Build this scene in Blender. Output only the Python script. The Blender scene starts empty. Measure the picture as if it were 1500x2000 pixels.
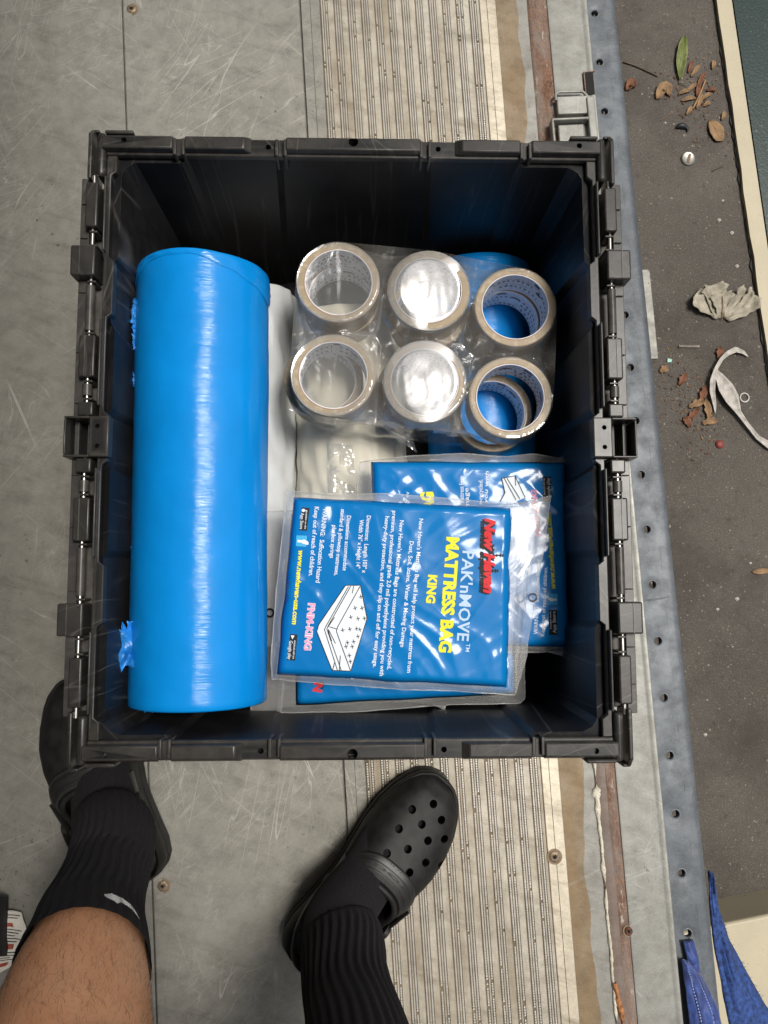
import bpy, bmesh, math, random
from mathutils import Vector, Matrix, noise

R = math.radians
random.seed(7)
scene = bpy.context.scene
COL = scene.collection

# ------------------------------------------------------------------ camera, sky, sun, exposure
FPX, CAM_H = 1500.0, 1.10
NADIR = (711.0, 1143.0)                                    # where straight down falls in the photograph
cam_d = bpy.data.cameras.new('camera')
cam_d.sensor_fit = 'VERTICAL'
cam_d.sensor_height = 36.0
cam_d.lens = 27.0
cam_d.clip_start = 0.02
cam_d.clip_end = 200.0
cam = bpy.data.objects.new('camera', cam_d)
COL.objects.link(cam)
_zw = Vector((-(NADIR[0] - 750), NADIR[1] - 1000, FPX)).normalized()
_yw = (Vector((0, 1, 0)) - _zw * _zw.y).normalized()
CAM_R = Matrix((_yw.cross(_zw), _yw, _zw))
cam.matrix_world = Matrix.Translation((0, 0, CAM_H)) @ CAM_R.to_4x4()
scene.camera = cam

SUN_DIR = Vector((0.30, 0.14, 1.0)).normalized()          # towards the light
SUN_EL = math.asin(SUN_DIR.z)
SUN_AZ = math.atan2(SUN_DIR.x, SUN_DIR.y)
world = bpy.data.worlds.new('World')
scene.world = world
world.use_nodes = True
wn, wl = world.node_tree.nodes, world.node_tree.links
bg = wn['Background']
sky = wn.new('ShaderNodeTexSky')
sky.sky_type = 'NISHITA'
sky.sun_disc = False
sky.sun_elevation = SUN_EL
sky.sun_rotation = SUN_AZ
sky.air_density = 1.0
sky.dust_density = 6.0
sky.ozone_density = 0.6
hs = wn.new('ShaderNodeHueSaturation')                    # a hazy, half overcast sky: paler than a clear one
hs.inputs['Saturation'].default_value = 0.35
wl.new(sky.outputs[0], hs.inputs['Color'])
wl.new(hs.outputs[0], bg.inputs['Color'])
bg.inputs['Strength'].default_value = 0.085
sun_d = bpy.data.lights.new('sun', 'SUN')
sun_d.energy = 2.6
sun_d.angle = R(14)
sun_d.color = (1.0, 0.95, 0.88)
sun = bpy.data.objects.new('sun', sun_d)
COL.objects.link(sun)
sun.location = (2, 0.6, 4)
sun.rotation_euler = SUN_DIR.to_track_quat('Z', 'Y').to_euler()

scene.view_settings.view_transform = 'Standard'
scene.view_settings.look = 'None'
scene.view_settings.exposure = 0.06
scene.view_settings.gamma = 1.0
scene.view_settings.use_curve_mapping = False
scene.render.engine = 'CYCLES'
scene.cycles.max_bounces = 8
scene.cycles.transparent_max_bounces = 12
scene.cycles.caustics_reflective = False
scene.cycles.caustics_refractive = False
scene.cycles.sample_clamp_indirect = 4.0
scene.cycles.use_denoising = True

# ------------------------------------------------------------------ helpers
def P(px, py, z):
    """Where the ray through a point of the photograph meets the height z."""
    w = CAM_R @ Vector(((px - 750) / FPX, -(py - 1000) / FPX, -1))
    k = (z - CAM_H) / w.z
    return Vector((w.x * k, w.y * k, z))


def Q(p):
    c = CAM_R.transposed() @ (Vector(p) - Vector((0, 0, CAM_H)))
    return 750 + FPX * c.x / -c.z, 1000 - FPX * c.y / -c.z


def lerp(a, b, t):
    return a + (b - a) * t


def sstep(a, b, x):
    t = max(0.0, min(1.0, (x - a) / (b - a)))
    return t * t * (3 - 2 * t)


def interp(table, x):
    if x <= table[0][0]:
        return table[0][1]
    for (x0, y0), (x1, y1) in zip(table, table[1:]):
        if x <= x1:
            return lerp(y0, y1, (x - x0) / (x1 - x0))
    return table[-1][1]


class MB:
    """Collects vertices and faces; build() links them as one mesh object."""

    def __init__(self):
        self.v, self.f, self.m = [], [], []

    def add(self, vs, fs, mi=0):
        o = len(self.v)
        self.v += [tuple(p) for p in vs]
        self.f += [tuple(i + o for i in f) for f in fs]
        self.m += [mi] * len(fs)

    def box(self, c, s, rot=None, mi=0, taper=1.0):
        c = Vector(c)
        h = Vector(s) / 2
        vs = []
        for z in (-1, 1):
            k = taper if z > 0 else 1.0
            for x, y in ((-1, -1), (1, -1), (1, 1), (-1, 1)):
                p = Vector((x * h.x * k, y * h.y * k, z * h.z))
                vs.append(c + (rot @ p if rot else p))
        self.add(vs, [(3, 2, 1, 0), (4, 5, 6, 7), (0, 1, 5, 4), (1, 2, 6, 5), (2, 3, 7, 6), (3, 0, 4, 7)], mi)

    def span(self, x0, x1, y0, y1, z0, z1, mi=0, rot=None):
        self.box(((x0 + x1) / 2, (y0 + y1) / 2, (z0 + z1) / 2), (abs(x1 - x0), abs(y1 - y0), abs(z1 - z0)), rot, mi)

    def prism(self, poly, z0, z1, mi=0):
        n = len(poly)
        vs = [(p[0], p[1], z0) for p in poly] + [(p[0], p[1], z1) for p in poly]
        fs = [tuple(range(n - 1, -1, -1)), tuple(range(n, 2 * n))]
        fs += [(i, (i + 1) % n, n + (i + 1) % n, n + i) for i in range(n)]
        self.add(vs, fs, mi)

    def loft(self, rings, closed=True, cap0=False, cap1=False, mi=0):
        n = len(rings[0])
        vs = [p for r in rings for p in r]
        fs = []
        m = n if closed else n - 1
        for i in range(len(rings) - 1):
            for j in range(m):
                a, b = i * n + j, i * n + (j + 1) % n
                fs.append((a, b, b + n, a + n))
        if cap0:
            fs.append(tuple(range(n - 1, -1, -1)))
        if cap1:
            o = (len(rings) - 1) * n
            fs.append(tuple(range(o, o + n)))
        self.add(vs, fs, mi)

    def tube(self, path, r, seg=8, caps=True, mi=0, squash=1.0):
        path = [Vector(p) for p in path]
        rings, up = [], None
        for i, p in enumerate(path):
            d = (path[min(i + 1, len(path) - 1)] - path[max(i - 1, 0)]).normalized()
            if up is None:
                up = Vector((0, 0, 1)) if abs(d.z) < 0.9 else Vector((0, 1, 0))
            side = d.cross(up).normalized()
            up = side.cross(d).normalized()
            rr = r[i] if isinstance(r, (list, tuple)) else r
            rings.append([p + side * (rr * math.cos(2 * math.pi * k / seg)) + up * (rr * squash * math.sin(2 * math.pi * k / seg))
                          for k in range(seg)])
        self.loft(rings, True, caps, caps, mi)

    def grid(self, fn, nu, nv, mi=0):
        vs = [fn(i / nu, j / nv) for j in range(nv + 1) for i in range(nu + 1)]
        w = nu + 1
        self.add(vs, [(j * w + i, j * w + i + 1, (j + 1) * w + i + 1, (j + 1) * w + i) for j in range(nv) for i in range(nu)], mi)

    def lathe(self, prof, seg=32, centre=(0, 0, 0), closed=False, mi=0):
        c = Vector(centre)
        rings = [[c + Vector((r * math.cos(2 * math.pi * k / seg), r * math.sin(2 * math.pi * k / seg), z)) for k in range(seg)]
                 for r, z in prof]
        if closed:
            rings.append(rings[0])
        self.loft(rings, True, mi=mi)

    def rod(self, x, y, r, z0, z1, seg=16):
        r0 = [Vector((x + r * math.cos(2 * math.pi * k / seg), y + r * math.sin(2 * math.pi * k / seg), z0)) for k in range(seg)]
        self.loft([r0, [Vector((p.x, p.y, z1)) for p in r0]], cap0=True, cap1=True)

    def build(self, name, mats, parent=None, smooth=30, bevel=0.0, segs=2, solid=0.0, loc=None):
        me = bpy.data.meshes.new(name)
        me.from_pydata(self.v, [], self.f)
        if not isinstance(mats, (list, tuple)):
            mats = [mats]
        for m in mats:
            me.materials.append(m)
        if len(mats) > 1:
            me.polygons.foreach_set('material_index', self.m)
        bm = bmesh.new()
        bm.from_mesh(me)
        bmesh.ops.recalc_face_normals(bm, faces=bm.faces)
        bm.to_mesh(me)
        bm.free()
        if smooth:
            me.polygons.foreach_set('use_smooth', [True] * len(me.polygons))
            me.set_sharp_from_angle(angle=R(smooth))
        me.update()
        o = bpy.data.objects.new(name, me)
        COL.objects.link(o)
        if parent is not None:
            o.parent = parent
        if loc is not None:
            o.location = loc
        if solid:
            md = o.modifiers.new('thick', 'SOLIDIFY')
            md.thickness = solid
            md.offset = 0
        if bevel:
            md = o.modifiers.new('edge', 'BEVEL')
            md.width = bevel
            md.segments = segs
            md.limit_method = 'ANGLE'
            md.angle_limit = R(35)
        return o


def tag(o, label=None, cat=None, group=None, kind=None):
    if label:
        o['label'] = label
    if cat:
        o['category'] = cat
    if group:
        o['group'] = group
    if kind:
        o['kind'] = kind
    return o


def empty(name, loc, label, cat, group=None, rz=0.0):
    o = bpy.data.objects.new(name, None)
    COL.objects.link(o)
    o.location = loc
    o.rotation_euler = (0, 0, rz)
    o.empty_display_size = 0.05
    return tag(o, label, cat, group)


def bake(o):
    """Apply an object's modifiers without operators."""
    dg = bpy.context.evaluated_depsgraph_get()
    me = bpy.data.meshes.new_from_object(o.evaluated_get(dg))
    o.modifiers.clear()
    o.data = me
    return o


def cut(o, cutter_mb):
    bpy.context.view_layer.update()
    c = cutter_mb.build('cutter', M['plastic'], smooth=0)
    c.matrix_world = o.matrix_world
    md = o.modifiers.new('cut', 'BOOLEAN')
    md.operation = 'DIFFERENCE'
    md.solver = 'EXACT'
    md.object = c
    bpy.context.view_layer.update()
    bake(o)
    me = c.data
    bpy.data.objects.remove(c)
    bpy.data.meshes.remove(me)
    return o


def fbm(p, s=1.0, oct=3):
    return noise.fractal(Vector(p) * s, 1.0, 2.0, oct)


# ------------------------------------------------------------------ materials
M = {}


class NT:
    def __init__(self, name):
        self.mat = bpy.data.materials.new(name)
        self.mat.use_nodes = True
        self.n, self.l = self.mat.node_tree.nodes, self.mat.node_tree.links
        self.b = self.n['Principled BSDF']
        self.tc = self.n.new('ShaderNodeTexCoord')
        self.co = self.tc.outputs['Object']

    def link(self, a, b):
        self.l.new(a, b)

    def mapping(self, rot=0.0, sc=(1, 1, 1), off=(0, 0, 0)):
        src = self.co
        if rot:
            q = self.n.new('ShaderNodeMapping')
            q.inputs['Rotation'].default_value = (0, 0, rot) if not isinstance(rot, tuple) else rot
            self.link(src, q.inputs['Vector'])
            src = q.outputs[0]
        m = self.n.new('ShaderNodeMapping')
        m.inputs['Scale'].default_value = sc
        m.inputs['Location'].default_value = off
        self.link(src, m.inputs['Vector'])
        return m.outputs[0]

    def noise(self, scale, detail=4, rough=0.55, vec=None, dist=0.0):
        t = self.n.new('ShaderNodeTexNoise')
        t.inputs['Scale'].default_value = scale
        t.inputs['Detail'].default_value = detail
        t.inputs['Roughness'].default_value = rough
        t.inputs['Distortion'].default_value = dist
        self.link(vec if vec is not None else self.co, t.inputs['Vector'])
        return t.outputs['Fac']

    def ramp(self, fac, stops, interp='LINEAR'):
        r = self.n.new('ShaderNodeValToRGB')
        r.color_ramp.interpolation = interp
        els = r.color_ramp.elements
        while len(els) < len(stops):
            els.new(0.5)
        for e, (p, c) in zip(els, stops):
            e.position = p
            e.color = (c, c, c, 1) if not isinstance(c, (tuple, list)) else (*c, 1)
        self.link(fac, r.inputs[0])
        return r.outputs[0]

    def math(self, op, a, b=None):
        m = self.n.new('ShaderNodeMath')
        m.operation = op
        for i, x in enumerate((a, b)):
            if x is None:
                continue
            if isinstance(x, (int, float)):
                m.inputs[i].default_value = x
            else:
                self.link(x, m.inputs[i])
        return m.outputs[0]

    def mix(self, fac, a, b):
        m = self.n.new('ShaderNodeMix')
        m.data_type = 'RGBA'
        for s, x in (('Factor', fac), ('A', a), ('B', b)):
            i = [k for k in m.inputs if k.name == s and (k.type == 'RGBA' if s != 'Factor' else k.type == 'VALUE')][0]
            if isinstance(x, (int, float)):
                i.default_value = x
            elif isinstance(x, (tuple, list)):
                i.default_value = (*x, 1)
            else:
                self.link(x, i)
        return [k for k in m.outputs if k.type == 'RGBA'][0]

    def bump(self, h, strength=0.3, dist=0.001, normal=None):
        b = self.n.new('ShaderNodeBump')
        b.inputs['Strength'].default_value = strength
        b.inputs['Distance'].default_value = dist
        self.link(h, b.inputs['Height'])
        if normal is not None:
            self.link(normal, b.inputs['Normal'])
        return b.outputs[0]

    def scratches(self, angles, length=7.0, dens=30.0, width=0.0045, mask=(0.5, 0.66)):
        out = None
        for k, a in enumerate(angles):
            v = self.mapping(R(a), (dens, dens / length / 2.4, 1), (k * 3.7, k * 1.9, k * 5.3))
            f = self.noise(1.0, 1.5, 0.4, v)
            line = self.ramp(f, [(0.5 - width, 0), (0.5, 1), (0.5 + width, 0)])
            mk = self.ramp(self.noise(5.0, 3, 0.6, self.mapping(0.3 * k + 0.01, (1, 1, 1), (k * 11.0, 3, k))), [(mask[0], 0), (mask[1], 1)])
            x = self.math('MULTIPLY', line, mk)
            out = x if out is None else self.math('MAXIMUM', out, x)
        return out

    def set(self, **kw):
        names = dict(base='Base Color', rough='Roughness', metal='Metallic', normal='Normal', coat='Coat Weight', coat_rough='Coat Roughness',
                     spec='Specular IOR Level', sheen='Sheen Weight', sss='Subsurface Weight', aniso='Anisotropic', trans='Transmission Weight', alpha='Alpha')
        for k, x in kw.items():
            i = self.b.inputs[names[k]]
            if isinstance(x, (int, float)):
                i.default_value = x
            elif isinstance(x, (tuple, list)):
                i.default_value = (*x, 1)
            else:
                self.link(x, i)
        return self.mat


def simple(name, base, rough=0.5, metal=0.0, var=0.12, scale=30, bump=0.0, bdist=0.001, **kw):
    t = NT(name)
    f = t.noise(scale, 5)
    lo = tuple(c * (1 - var) for c in base)
    hi = tuple(min(1, c * (1 + var)) for c in base)
    col = t.mix(t.ramp(f, [(0.35, 0), (0.65, 1)]), lo, hi)
    kw2 = dict(base=col, rough=rough, metal=metal)
    if bump:
        kw2['normal'] = t.bump(t.noise(scale * 3, 4), bump, bdist)
    kw2.update(kw)
    M[name] = t.set(**kw2)
    return M[name]


def metal_sheet(name, c_lo, c_hi, metal, rough, angles, sc_amt=0.5, dirt=(0.03, 0.028, 0.02), dirt_amt=0.5, grain=True, stain=None):
    t = NT(name)
    big = t.noise(3.2, 5, 0.6)
    mid = t.noise(38, 6, 0.65)
    fine = t.noise(420, 3, 0.7)
    col = t.mix(t.ramp(big, [(0.3, 0), (0.7, 1)]), c_lo, c_hi)
    col = t.mix(t.math('MULTIPLY', t.ramp(mid, [(0.40, 0), (0.70, 1)]), 0.6), col, tuple(c * 0.55 for c in c_lo))
    col = t.mix(t.math('MULTIPLY', t.ramp(fine, [(0.45, 0), (0.8, 1)]), 0.35), col, tuple(min(1, c * 1.35) for c in c_hi))
    smear = t.noise(9, 5, 0.7, t.mapping(R(20), (1, 5, 1)))
    col = t.mix(t.math('MULTIPLY', t.ramp(smear, [(0.52, 0), (0.78, 1)]), dirt_amt), col, dirt)
    spots = t.noise(130, 2, 0.5)
    spotmask = t.ramp(t.noise(4, 3, 0.6, t.mapping(0, (1, 1, 1), (4, 9, 2))), [(0.5, 0), (0.65, 1)])
    col = t.mix(t.math('MULTIPLY', t.math('MULTIPLY', t.ramp(spots, [(0.66, 0), (0.7, 1)]), spotmask), 0.8), col, dirt)
    if stain:
        sn = t.noise(7, 6, 0.7, t.mapping(0, (3, 0.6, 1), (2, 2, 2)))
        col = t.mix(t.math('MULTIPLY', t.ramp(sn, [(0.42, 0), (0.68, 1)]), 0.75), col, stain)
    sc = t.scratches(angles)
    sc2 = t.scratches([a + 37 for a in angles[:3]], length=3.0, dens=70, width=0.014, mask=(0.52, 0.7))
    s = t.math('MAXIMUM', sc, t.math('MULTIPLY', sc2, 0.7))
    col = t.mix(t.math('MULTIPLY', s, sc_amt), col, (0.72, 0.70, 0.64))
    rg = t.math('ADD', t.math('MULTIPLY', t.math('SUBTRACT', mid, 0.5), 0.35), rough)
    h = t.math('ADD', t.math('MULTIPLY', fine, 0.25), t.math('SUBTRACT', mid, s))
    M[name] = t.set(base=col, rough=rg, metal=metal, normal=t.bump(h, 0.22, 0.0006))
    return M[name]


metal_sheet('floor_metal', (0.230, 0.221, 0.190), (0.325, 0.314, 0.275), 0.3, 0.50, (12, 38, -22, 64, -8, -50), 0.40, dirt_amt=0.4)
metal_sheet('rib_metal', (0.39, 0.355, 0.285), (0.55, 0.515, 0.435), 0.3, 0.55, (3, -4, 10), 0.25, dirt=(0.12, 0.085, 0.045), dirt_amt=0.85, stain=(0.20, 0.145, 0.08))
metal_sheet('groove_metal', (0.15, 0.115, 0.07), (0.23, 0.185, 0.125), 0.2, 0.7, (3,), 0.1)
metal_sheet('trim_metal', (0.50, 0.44, 0.33), (0.68, 0.62, 0.50), 0.35, 0.45, (5, 60, -20), 0.3, dirt=(0.16, 0.12, 0.07), dirt_amt=0.8)
metal_sheet('knurl_metal', (0.78, 0.76, 0.70), (0.88, 0.86, 0.80), 0.4, 0.35, (5,), 0.1, dirt_amt=0.2)
metal_sheet('channel_metal', (0.185, 0.125, 0.060), (0.31, 0.265, 0.195), 0.2, 0.62, (2, -3, 70), 0.15, dirt=(0.13, 0.085, 0.035), dirt_amt=0.8, stain=(0.22, 0.135, 0.055))
metal_sheet('grey_channel', (0.24, 0.235, 0.21), (0.33, 0.32, 0.29), 0.3, 0.55, (2, -3, 70), 0.2, dirt=(0.09, 0.06, 0.03), dirt_amt=0.6)
def rusty():
    t = NT('rust')
    a = t.noise(55, 6, 0.75)
    b = t.noise(300, 4, 0.7)
    c = t.noise(11, 5, 0.7, t.mapping(0, (3, 0.7, 1), (1, 5, 2)))
    col = t.mix(t.ramp(a, [(0.35, 0), (0.65, 1)]), (0.11, 0.055, 0.035), (0.24, 0.125, 0.08))
    col = t.mix(t.math('MULTIPLY', t.ramp(c, [(0.40, 0), (0.58, 1)]), 0.8), col, (0.26, 0.225, 0.195))
    col = t.mix(t.math('MULTIPLY', t.ramp(b, [(0.52, 0), (0.66, 1)]), 0.7), col, (0.36, 0.22, 0.13))
    d = t.noise(22, 4, 0.7, t.mapping(0, (4, 0.8, 1), (7, 5, 2)))
    col = t.mix(t.math('MULTIPLY', t.ramp(d, [(0.60, 0), (0.66, 1)]), 0.8), col, (0.55, 0.51, 0.45))
    M['rust'] = t.set(base=col, rough=0.85, normal=t.bump(t.math('ADD', a, b), 0.8, 0.002))


metal_sheet('lip_metal', (0.26, 0.29, 0.32), (0.42, 0.45, 0.48), 0.3, 0.45, (3,), 0.1)
rusty()
metal_sheet('worn_grey', (0.145, 0.13, 0.115), (0.25, 0.225, 0.20), 0.2, 0.65, (2, -3), 0.3, dirt=(0.10, 0.055, 0.035), dirt_amt=0.9, stain=(0.20, 0.11, 0.075))
metal_sheet('plate_metal', (0.255, 0.255, 0.228), (0.355, 0.355, 0.325), 0.3, 0.5, (40, -35, 75, 8), 0.4, dirt=(0.12, 0.11, 0.09), dirt_amt=0.35)
metal_sheet('galvanised', (0.060, 0.071, 0.082), (0.165, 0.182, 0.200), 0.2, 0.55, (80, 20), 0.08, dirt=(0.07, 0.085, 0.10), dirt_amt=0.7)
simple('shade_panel', (0.16, 0.15, 0.135), 0.7, var=0.15, scale=6)
ROOF_A = 0.14                                             # edge of the added roof, set for the shade it casts
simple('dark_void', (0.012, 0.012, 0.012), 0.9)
simple('sealant', (0.62, 0.58, 0.47), 0.8, var=0.25, scale=120, bump=0.8, bdist=0.003)
simple('rust_orange', (0.33, 0.14, 0.055), 0.9, var=0.5, scale=160, bump=0.8, bdist=0.002)
simple('screw_metal', (0.20, 0.15, 0.10), 0.5, 0.5, var=0.4, scale=300, bump=0.4)
simple('rust_bolt', (0.10, 0.035, 0.02), 0.6, 0.2, var=0.5, scale=300, bump=0.5)
simple('pin_metal', (0.55, 0.53, 0.50), 0.3, 0.9, var=0.15, scale=80)


def plastic(name, base, rough, dusty):
    t = NT(name)
    d = t.noise(14, 6, 0.7)
    f = t.noise(240, 4, 0.7)
    col = t.mix(t.math('MULTIPLY', t.ramp(d, [(0.45, 0), (0.8, 1)]), dusty), base, (0.062, 0.060, 0.057))
    s = t.scratches((20, -35, 70, 5), 4.0, 40, 0.012, (0.5, 0.66))
    v = t.mapping((R(90), 0, 0), (1, 1, 1))
    col = t.mix(t.math('MULTIPLY', s, 0.55 * dusty + 0.22), col, (0.19, 0.18, 0.17))
    gm_ = t.n.new('ShaderNodeNewGeometry')
    wear = t.math('MULTIPLY', t.ramp(gm_.outputs['Pointiness'], [(0.52, 0), (0.62, 1)]), t.ramp(t.noise(60, 4, 0.7), [(0.3, 0.25), (0.7, 1)]))
    col = t.mix(t.math('MULTIPLY', wear, 0.55), col, (0.17, 0.155, 0.135))
    rg = t.math('ADD', t.math('MULTIPLY', d, 0.25), rough - 0.12)
    M[name] = t.set(base=col, rough=rg, spec=0.38, normal=t.bump(t.math('ADD', t.math('MULTIPLY', f, 0.5), d), 0.15, 0.0008))


plastic('plastic', (0.0095, 0.0095, 0.011), 0.47, 0.45)
plastic('plastic_rim', (0.0105, 0.0103, 0.0100), 0.34, 0.30)


def ground_mat():
    t = NT('concrete')
    a = t.noise(2.2, 6, 0.65)
    g = t.noise(300, 3, 0.8)
    b = t.noise(75, 4, 0.75)
    col = t.mix(t.ramp(a, [(0.3, 0), (0.7, 1)]), (0.062, 0.053, 0.043), (0.118, 0.103, 0.087))
    col = t.mix(t.math('MULTIPLY', t.ramp(g, [(0.53, 0), (0.68, 1)]), 0.6), col, (0.30, 0.265, 0.22))
    col = t.mix(t.math('MULTIPLY', t.ramp(b, [(0.56, 0), (0.72, 1)]), 0.7), col, (0.030, 0.026, 0.022))
    w = t.noise(3.6, 6, 0.7, t.mapping(0, (1, 1, 1), (5, 1, 0)))
    col = t.mix(t.math('MULTIPLY', t.ramp(w, [(0.46, 0), (0.66, 1)]), 0.8), col, (0.040, 0.032, 0.025))
    M['concrete'] = t.set(base=col, rough=0.72, normal=t.bump(t.math('ADD', t.math('MULTIPLY', g, 0.7), b), 0.9, 0.003))


ground_mat()


def paint(name, base, wear, rough):
    t = NT(name)
    a = t.noise(5, 6, 0.7)
    g = t.noise(160, 4, 0.7)
    col = t.mix(t.ramp(a, [(0.35, 0), (0.7, 1)]), tuple(c * 0.85 for c in base), base)
    col = t.mix(t.math('MULTIPLY', t.ramp(g, [(0.64, 0), (0.72, 1)]), 0.8), col, wear)
    M[name] = t.set(base=col, rough=rough, normal=t.bump(g, 0.35, 0.0015))


paint('cream_paint', (0.52, 0.46, 0.32), (0.16, 0.14, 0.10), 0.55)
paint('green_paint', (0.008, 0.028, 0.024), (0.20, 0.24, 0.22), 0.3)


def film(name, base, rough, axis_wrinkle, coat=0.5, coat_rough=0.15):
    t = NT(name)
    v = t.mapping(0, (9, 760, 9))
    fine = t.noise(1.0, 3, 0.6, v)
    v2 = t.mapping(R(7), (22, 110, 22))
    med = t.noise(1.0, 3, 0.6, v2)
    big = t.noise(16, 3, 0.5)
    col = t.mix(t.ramp(big, [(0.3, 0), (0.7, 1)]), tuple(c * 0.88 for c in base), base)
    h = t.math('ADD', t.math('MULTIPLY', fine, 0.55), t.math('MULTIPLY', med, 0.45))
    n1 = t.bump(h, axis_wrinkle, 0.0010)
    M[name] = t.set(base=col, rough=rough, spec=0.12, coat=coat, coat_rough=coat_rough, normal=t.bump(h, axis_wrinkle * 0.25, 0.0010))
    t.link(n1, t.b.inputs['Coat Normal'])


film('blue_film', (0.0003, 0.262, 0.74), 0.6, 0.65, 0.55, 0.14)
film('white_film', (0.62, 0.64, 0.64), 0.4, 0.9, 0.3, 0.25)
film('ivory_film', (0.74, 0.70, 0.58), 0.5, 1.0, 0.3, 0.3)
simple('blue_flap', (0.02, 0.22, 0.62), 0.3, var=0.3, scale=60, bump=0.6, bdist=0.002)
simple('cardboard', (0.42, 0.27, 0.17), 0.8, var=0.2, scale=90)


def tape_face():
    t = NT('tape_winding')
    v = t.n.new('ShaderNodeVectorMath')
    v.operation = 'MULTIPLY'
    v.inputs[1].default_value = (1, 1, 0)
    t.link(t.co, v.inputs[0])
    ln = t.n.new('ShaderNodeVectorMath')
    ln.operation = 'LENGTH'
    t.link(v.outputs[0], ln.inputs[0])
    r = ln.outputs['Value']
    nz = t.noise(1.0, 2, 0.5, None)
    cmb = t.n.new('ShaderNodeCombineXYZ')
    t.link(r, cmb.inputs[0])
    ring = t.noise(2600, 2, 0.6, cmb.outputs[0])
    blot = t.noise(120, 4)
    col = t.mix(ring, (0.27, 0.200, 0.118), (0.42, 0.335, 0.220))
    col = t.mix(t.math('MULTIPLY', t.ramp(blot, [(0.5, 0), (0.7, 1)]), 0.4), col, (0.62, 0.54, 0.42))
    M['tape_winding'] = t.set(base=col, rough=0.4, spec=0.3, coat=0.2, coat_rough=0.1, normal=t.bump(t.math('ADD', ring, blot), 0.2, 0.0006))


tape_face()
simple('paper_core', (0.76, 0.78, 0.84), 0.6, var=0.06, scale=60)
simple('print_grey', (0.09, 0.085, 0.12), 0.7)
simple('print_brown', (0.25, 0.16, 0.17), 0.7)
simple('print_navy', (0.04, 0.06, 0.17), 0.7)


def clear_film(name, tint, body, rough, bscale=60, bstr=0.6, base_gloss=0.06, edge=0.55, clear_col=(0.97, 0.97, 0.96)):
    """Thin clear plastic: mostly see-through, a fresnel gloss, a trace of milky body."""
    m = bpy.data.materials.new(name)
    m.use_nodes = True
    n, l = m.node_tree.nodes, m.node_tree.links
    n.remove(n['Principled BSDF'])
    out = n['Material Output']
    tc = n.new('ShaderNodeTexCoord')
    a = n.new('ShaderNodeTexNoise')
    a.inputs['Scale'].default_value = bscale
    a.inputs['Detail'].default_value = 3
    a.inputs['Distortion'].default_value = 1.2
    l.new(tc.outputs['Object'], a.inputs['Vector'])
    bp = n.new('ShaderNodeBump')
    bp.inputs['Strength'].default_value = bstr
    bp.inputs['Distance'].default_value = 0.004
    l.new(a.outputs['Fac'], bp.inputs['Height'])
    tr = n.new('ShaderNodeBsdfTransparent')
    tr.inputs['Color'].default_value = (*clear_col, 1)
    gl = n.new('ShaderNodeBsdfGlossy')
    gl.inputs['Roughness'].default_value = rough
    gl.inputs['Color'].default_value = (*tint, 1)
    l.new(bp.outputs[0], gl.inputs['Normal'])
    df = n.new('ShaderNodeBsdfDiffuse')
    df.inputs['Color'].default_value = (0.8, 0.8, 0.78, 1)
    lw = n.new('ShaderNodeLayerWeight')
    lw.inputs['Blend'].default_value = 0.35
    l.new(bp.outputs[0], lw.inputs['Normal'])
    mr = n.new('ShaderNodeMapRange')
    mr.inputs['To Min'].default_value = base_gloss
    mr.inputs['To Max'].default_value = edge
    l.new(lw.outputs['Facing'], mr.inputs['Value'])
    m1 = n.new('ShaderNodeMixShader')
    m1.inputs[0].default_value = body
    l.new(tr.outputs[0], m1.inputs[1])
    l.new(df.outputs[0], m1.inputs[2])
    m2 = n.new('ShaderNodeMixShader')
    l.new(mr.outputs[0], m2.inputs[0])
    l.new(m1.outputs[0], m2.inputs[1])
    l.new(gl.outputs[0], m2.inputs[2])
    l.new(m2.outputs[0], out.inputs['Surface'])
    M[name] = m


clear_film('clear_film', (1, 1, 1), 0.13, 0.13, 24, 0.32, 0.10, 0.5)
clear_film('taut_film', (1, 1, 1), 0.30, 0.14, 14, 0.20, 0.19, 0.5)
clear_film('sleeve_film', (1, 1, 1), 0.24, 0.17, 22, 0.25, 0.06, 0.45)


def crease(t, scale, vec, power=5.0):
    """Thin raised lines where a noise crosses its middle value."""
    n = t.noise(scale, 2, 0.5, vec, 0.6)
    d = t.math('ABSOLUTE', t.math('SUBTRACT', n, 0.5))
    return t.math('POWER', t.math('SUBTRACT', 1.0, t.math('MULTIPLY', d, 2.0)), power * 4)


def bag_blue():
    t = NT('bag_blue')
    mk1 = t.ramp(t.noise(14, 2, 0.5, t.mapping(0.01, (1, 1, 1), (3, 1, 0))), [(0.53, 0), (0.68, 1)])
    mk2 = t.ramp(t.noise(12, 2, 0.5, t.mapping(0.01, (1, 1, 1), (8, 5, 0))), [(0.53, 0), (0.68, 1)])
    c1 = t.math('MULTIPLY', crease(t, 17, t.mapping(R(28), (1, 0.22, 1)), 3.6), mk1)
    c2 = t.math('MULTIPLY', crease(t, 17, t.mapping(R(-35), (1, 0.25, 1)), 3.6), mk2)
    a = t.noise(11, 2, 0.5, t.mapping(R(35), (1, 0.5, 1)))
    c = t.noise(7, 3, 0.5)
    col = t.mix(t.ramp(c, [(0.3, 0), (0.7, 1)]), (0.0003, 0.162, 0.46), (0.0005, 0.190, 0.53))
    h = t.math('ADD', t.math('ADD', c1, t.math('MULTIPLY', c2, 0.6)), t.math('MULTIPLY', a, 0.9))
    nn = t.bump(h, 0.20, 0.003)
    M['bag_blue'] = t.set(base=col, rough=0.6, spec=0.1, coat=0.42, coat_rough=0.11)
    t.link(nn, t.b.inputs['Coat Normal'])


bag_blue()


def printed(name, base):
    t = NT(name)
    M[name] = t.set(base=base, rough=0.55, spec=0.25)


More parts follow.
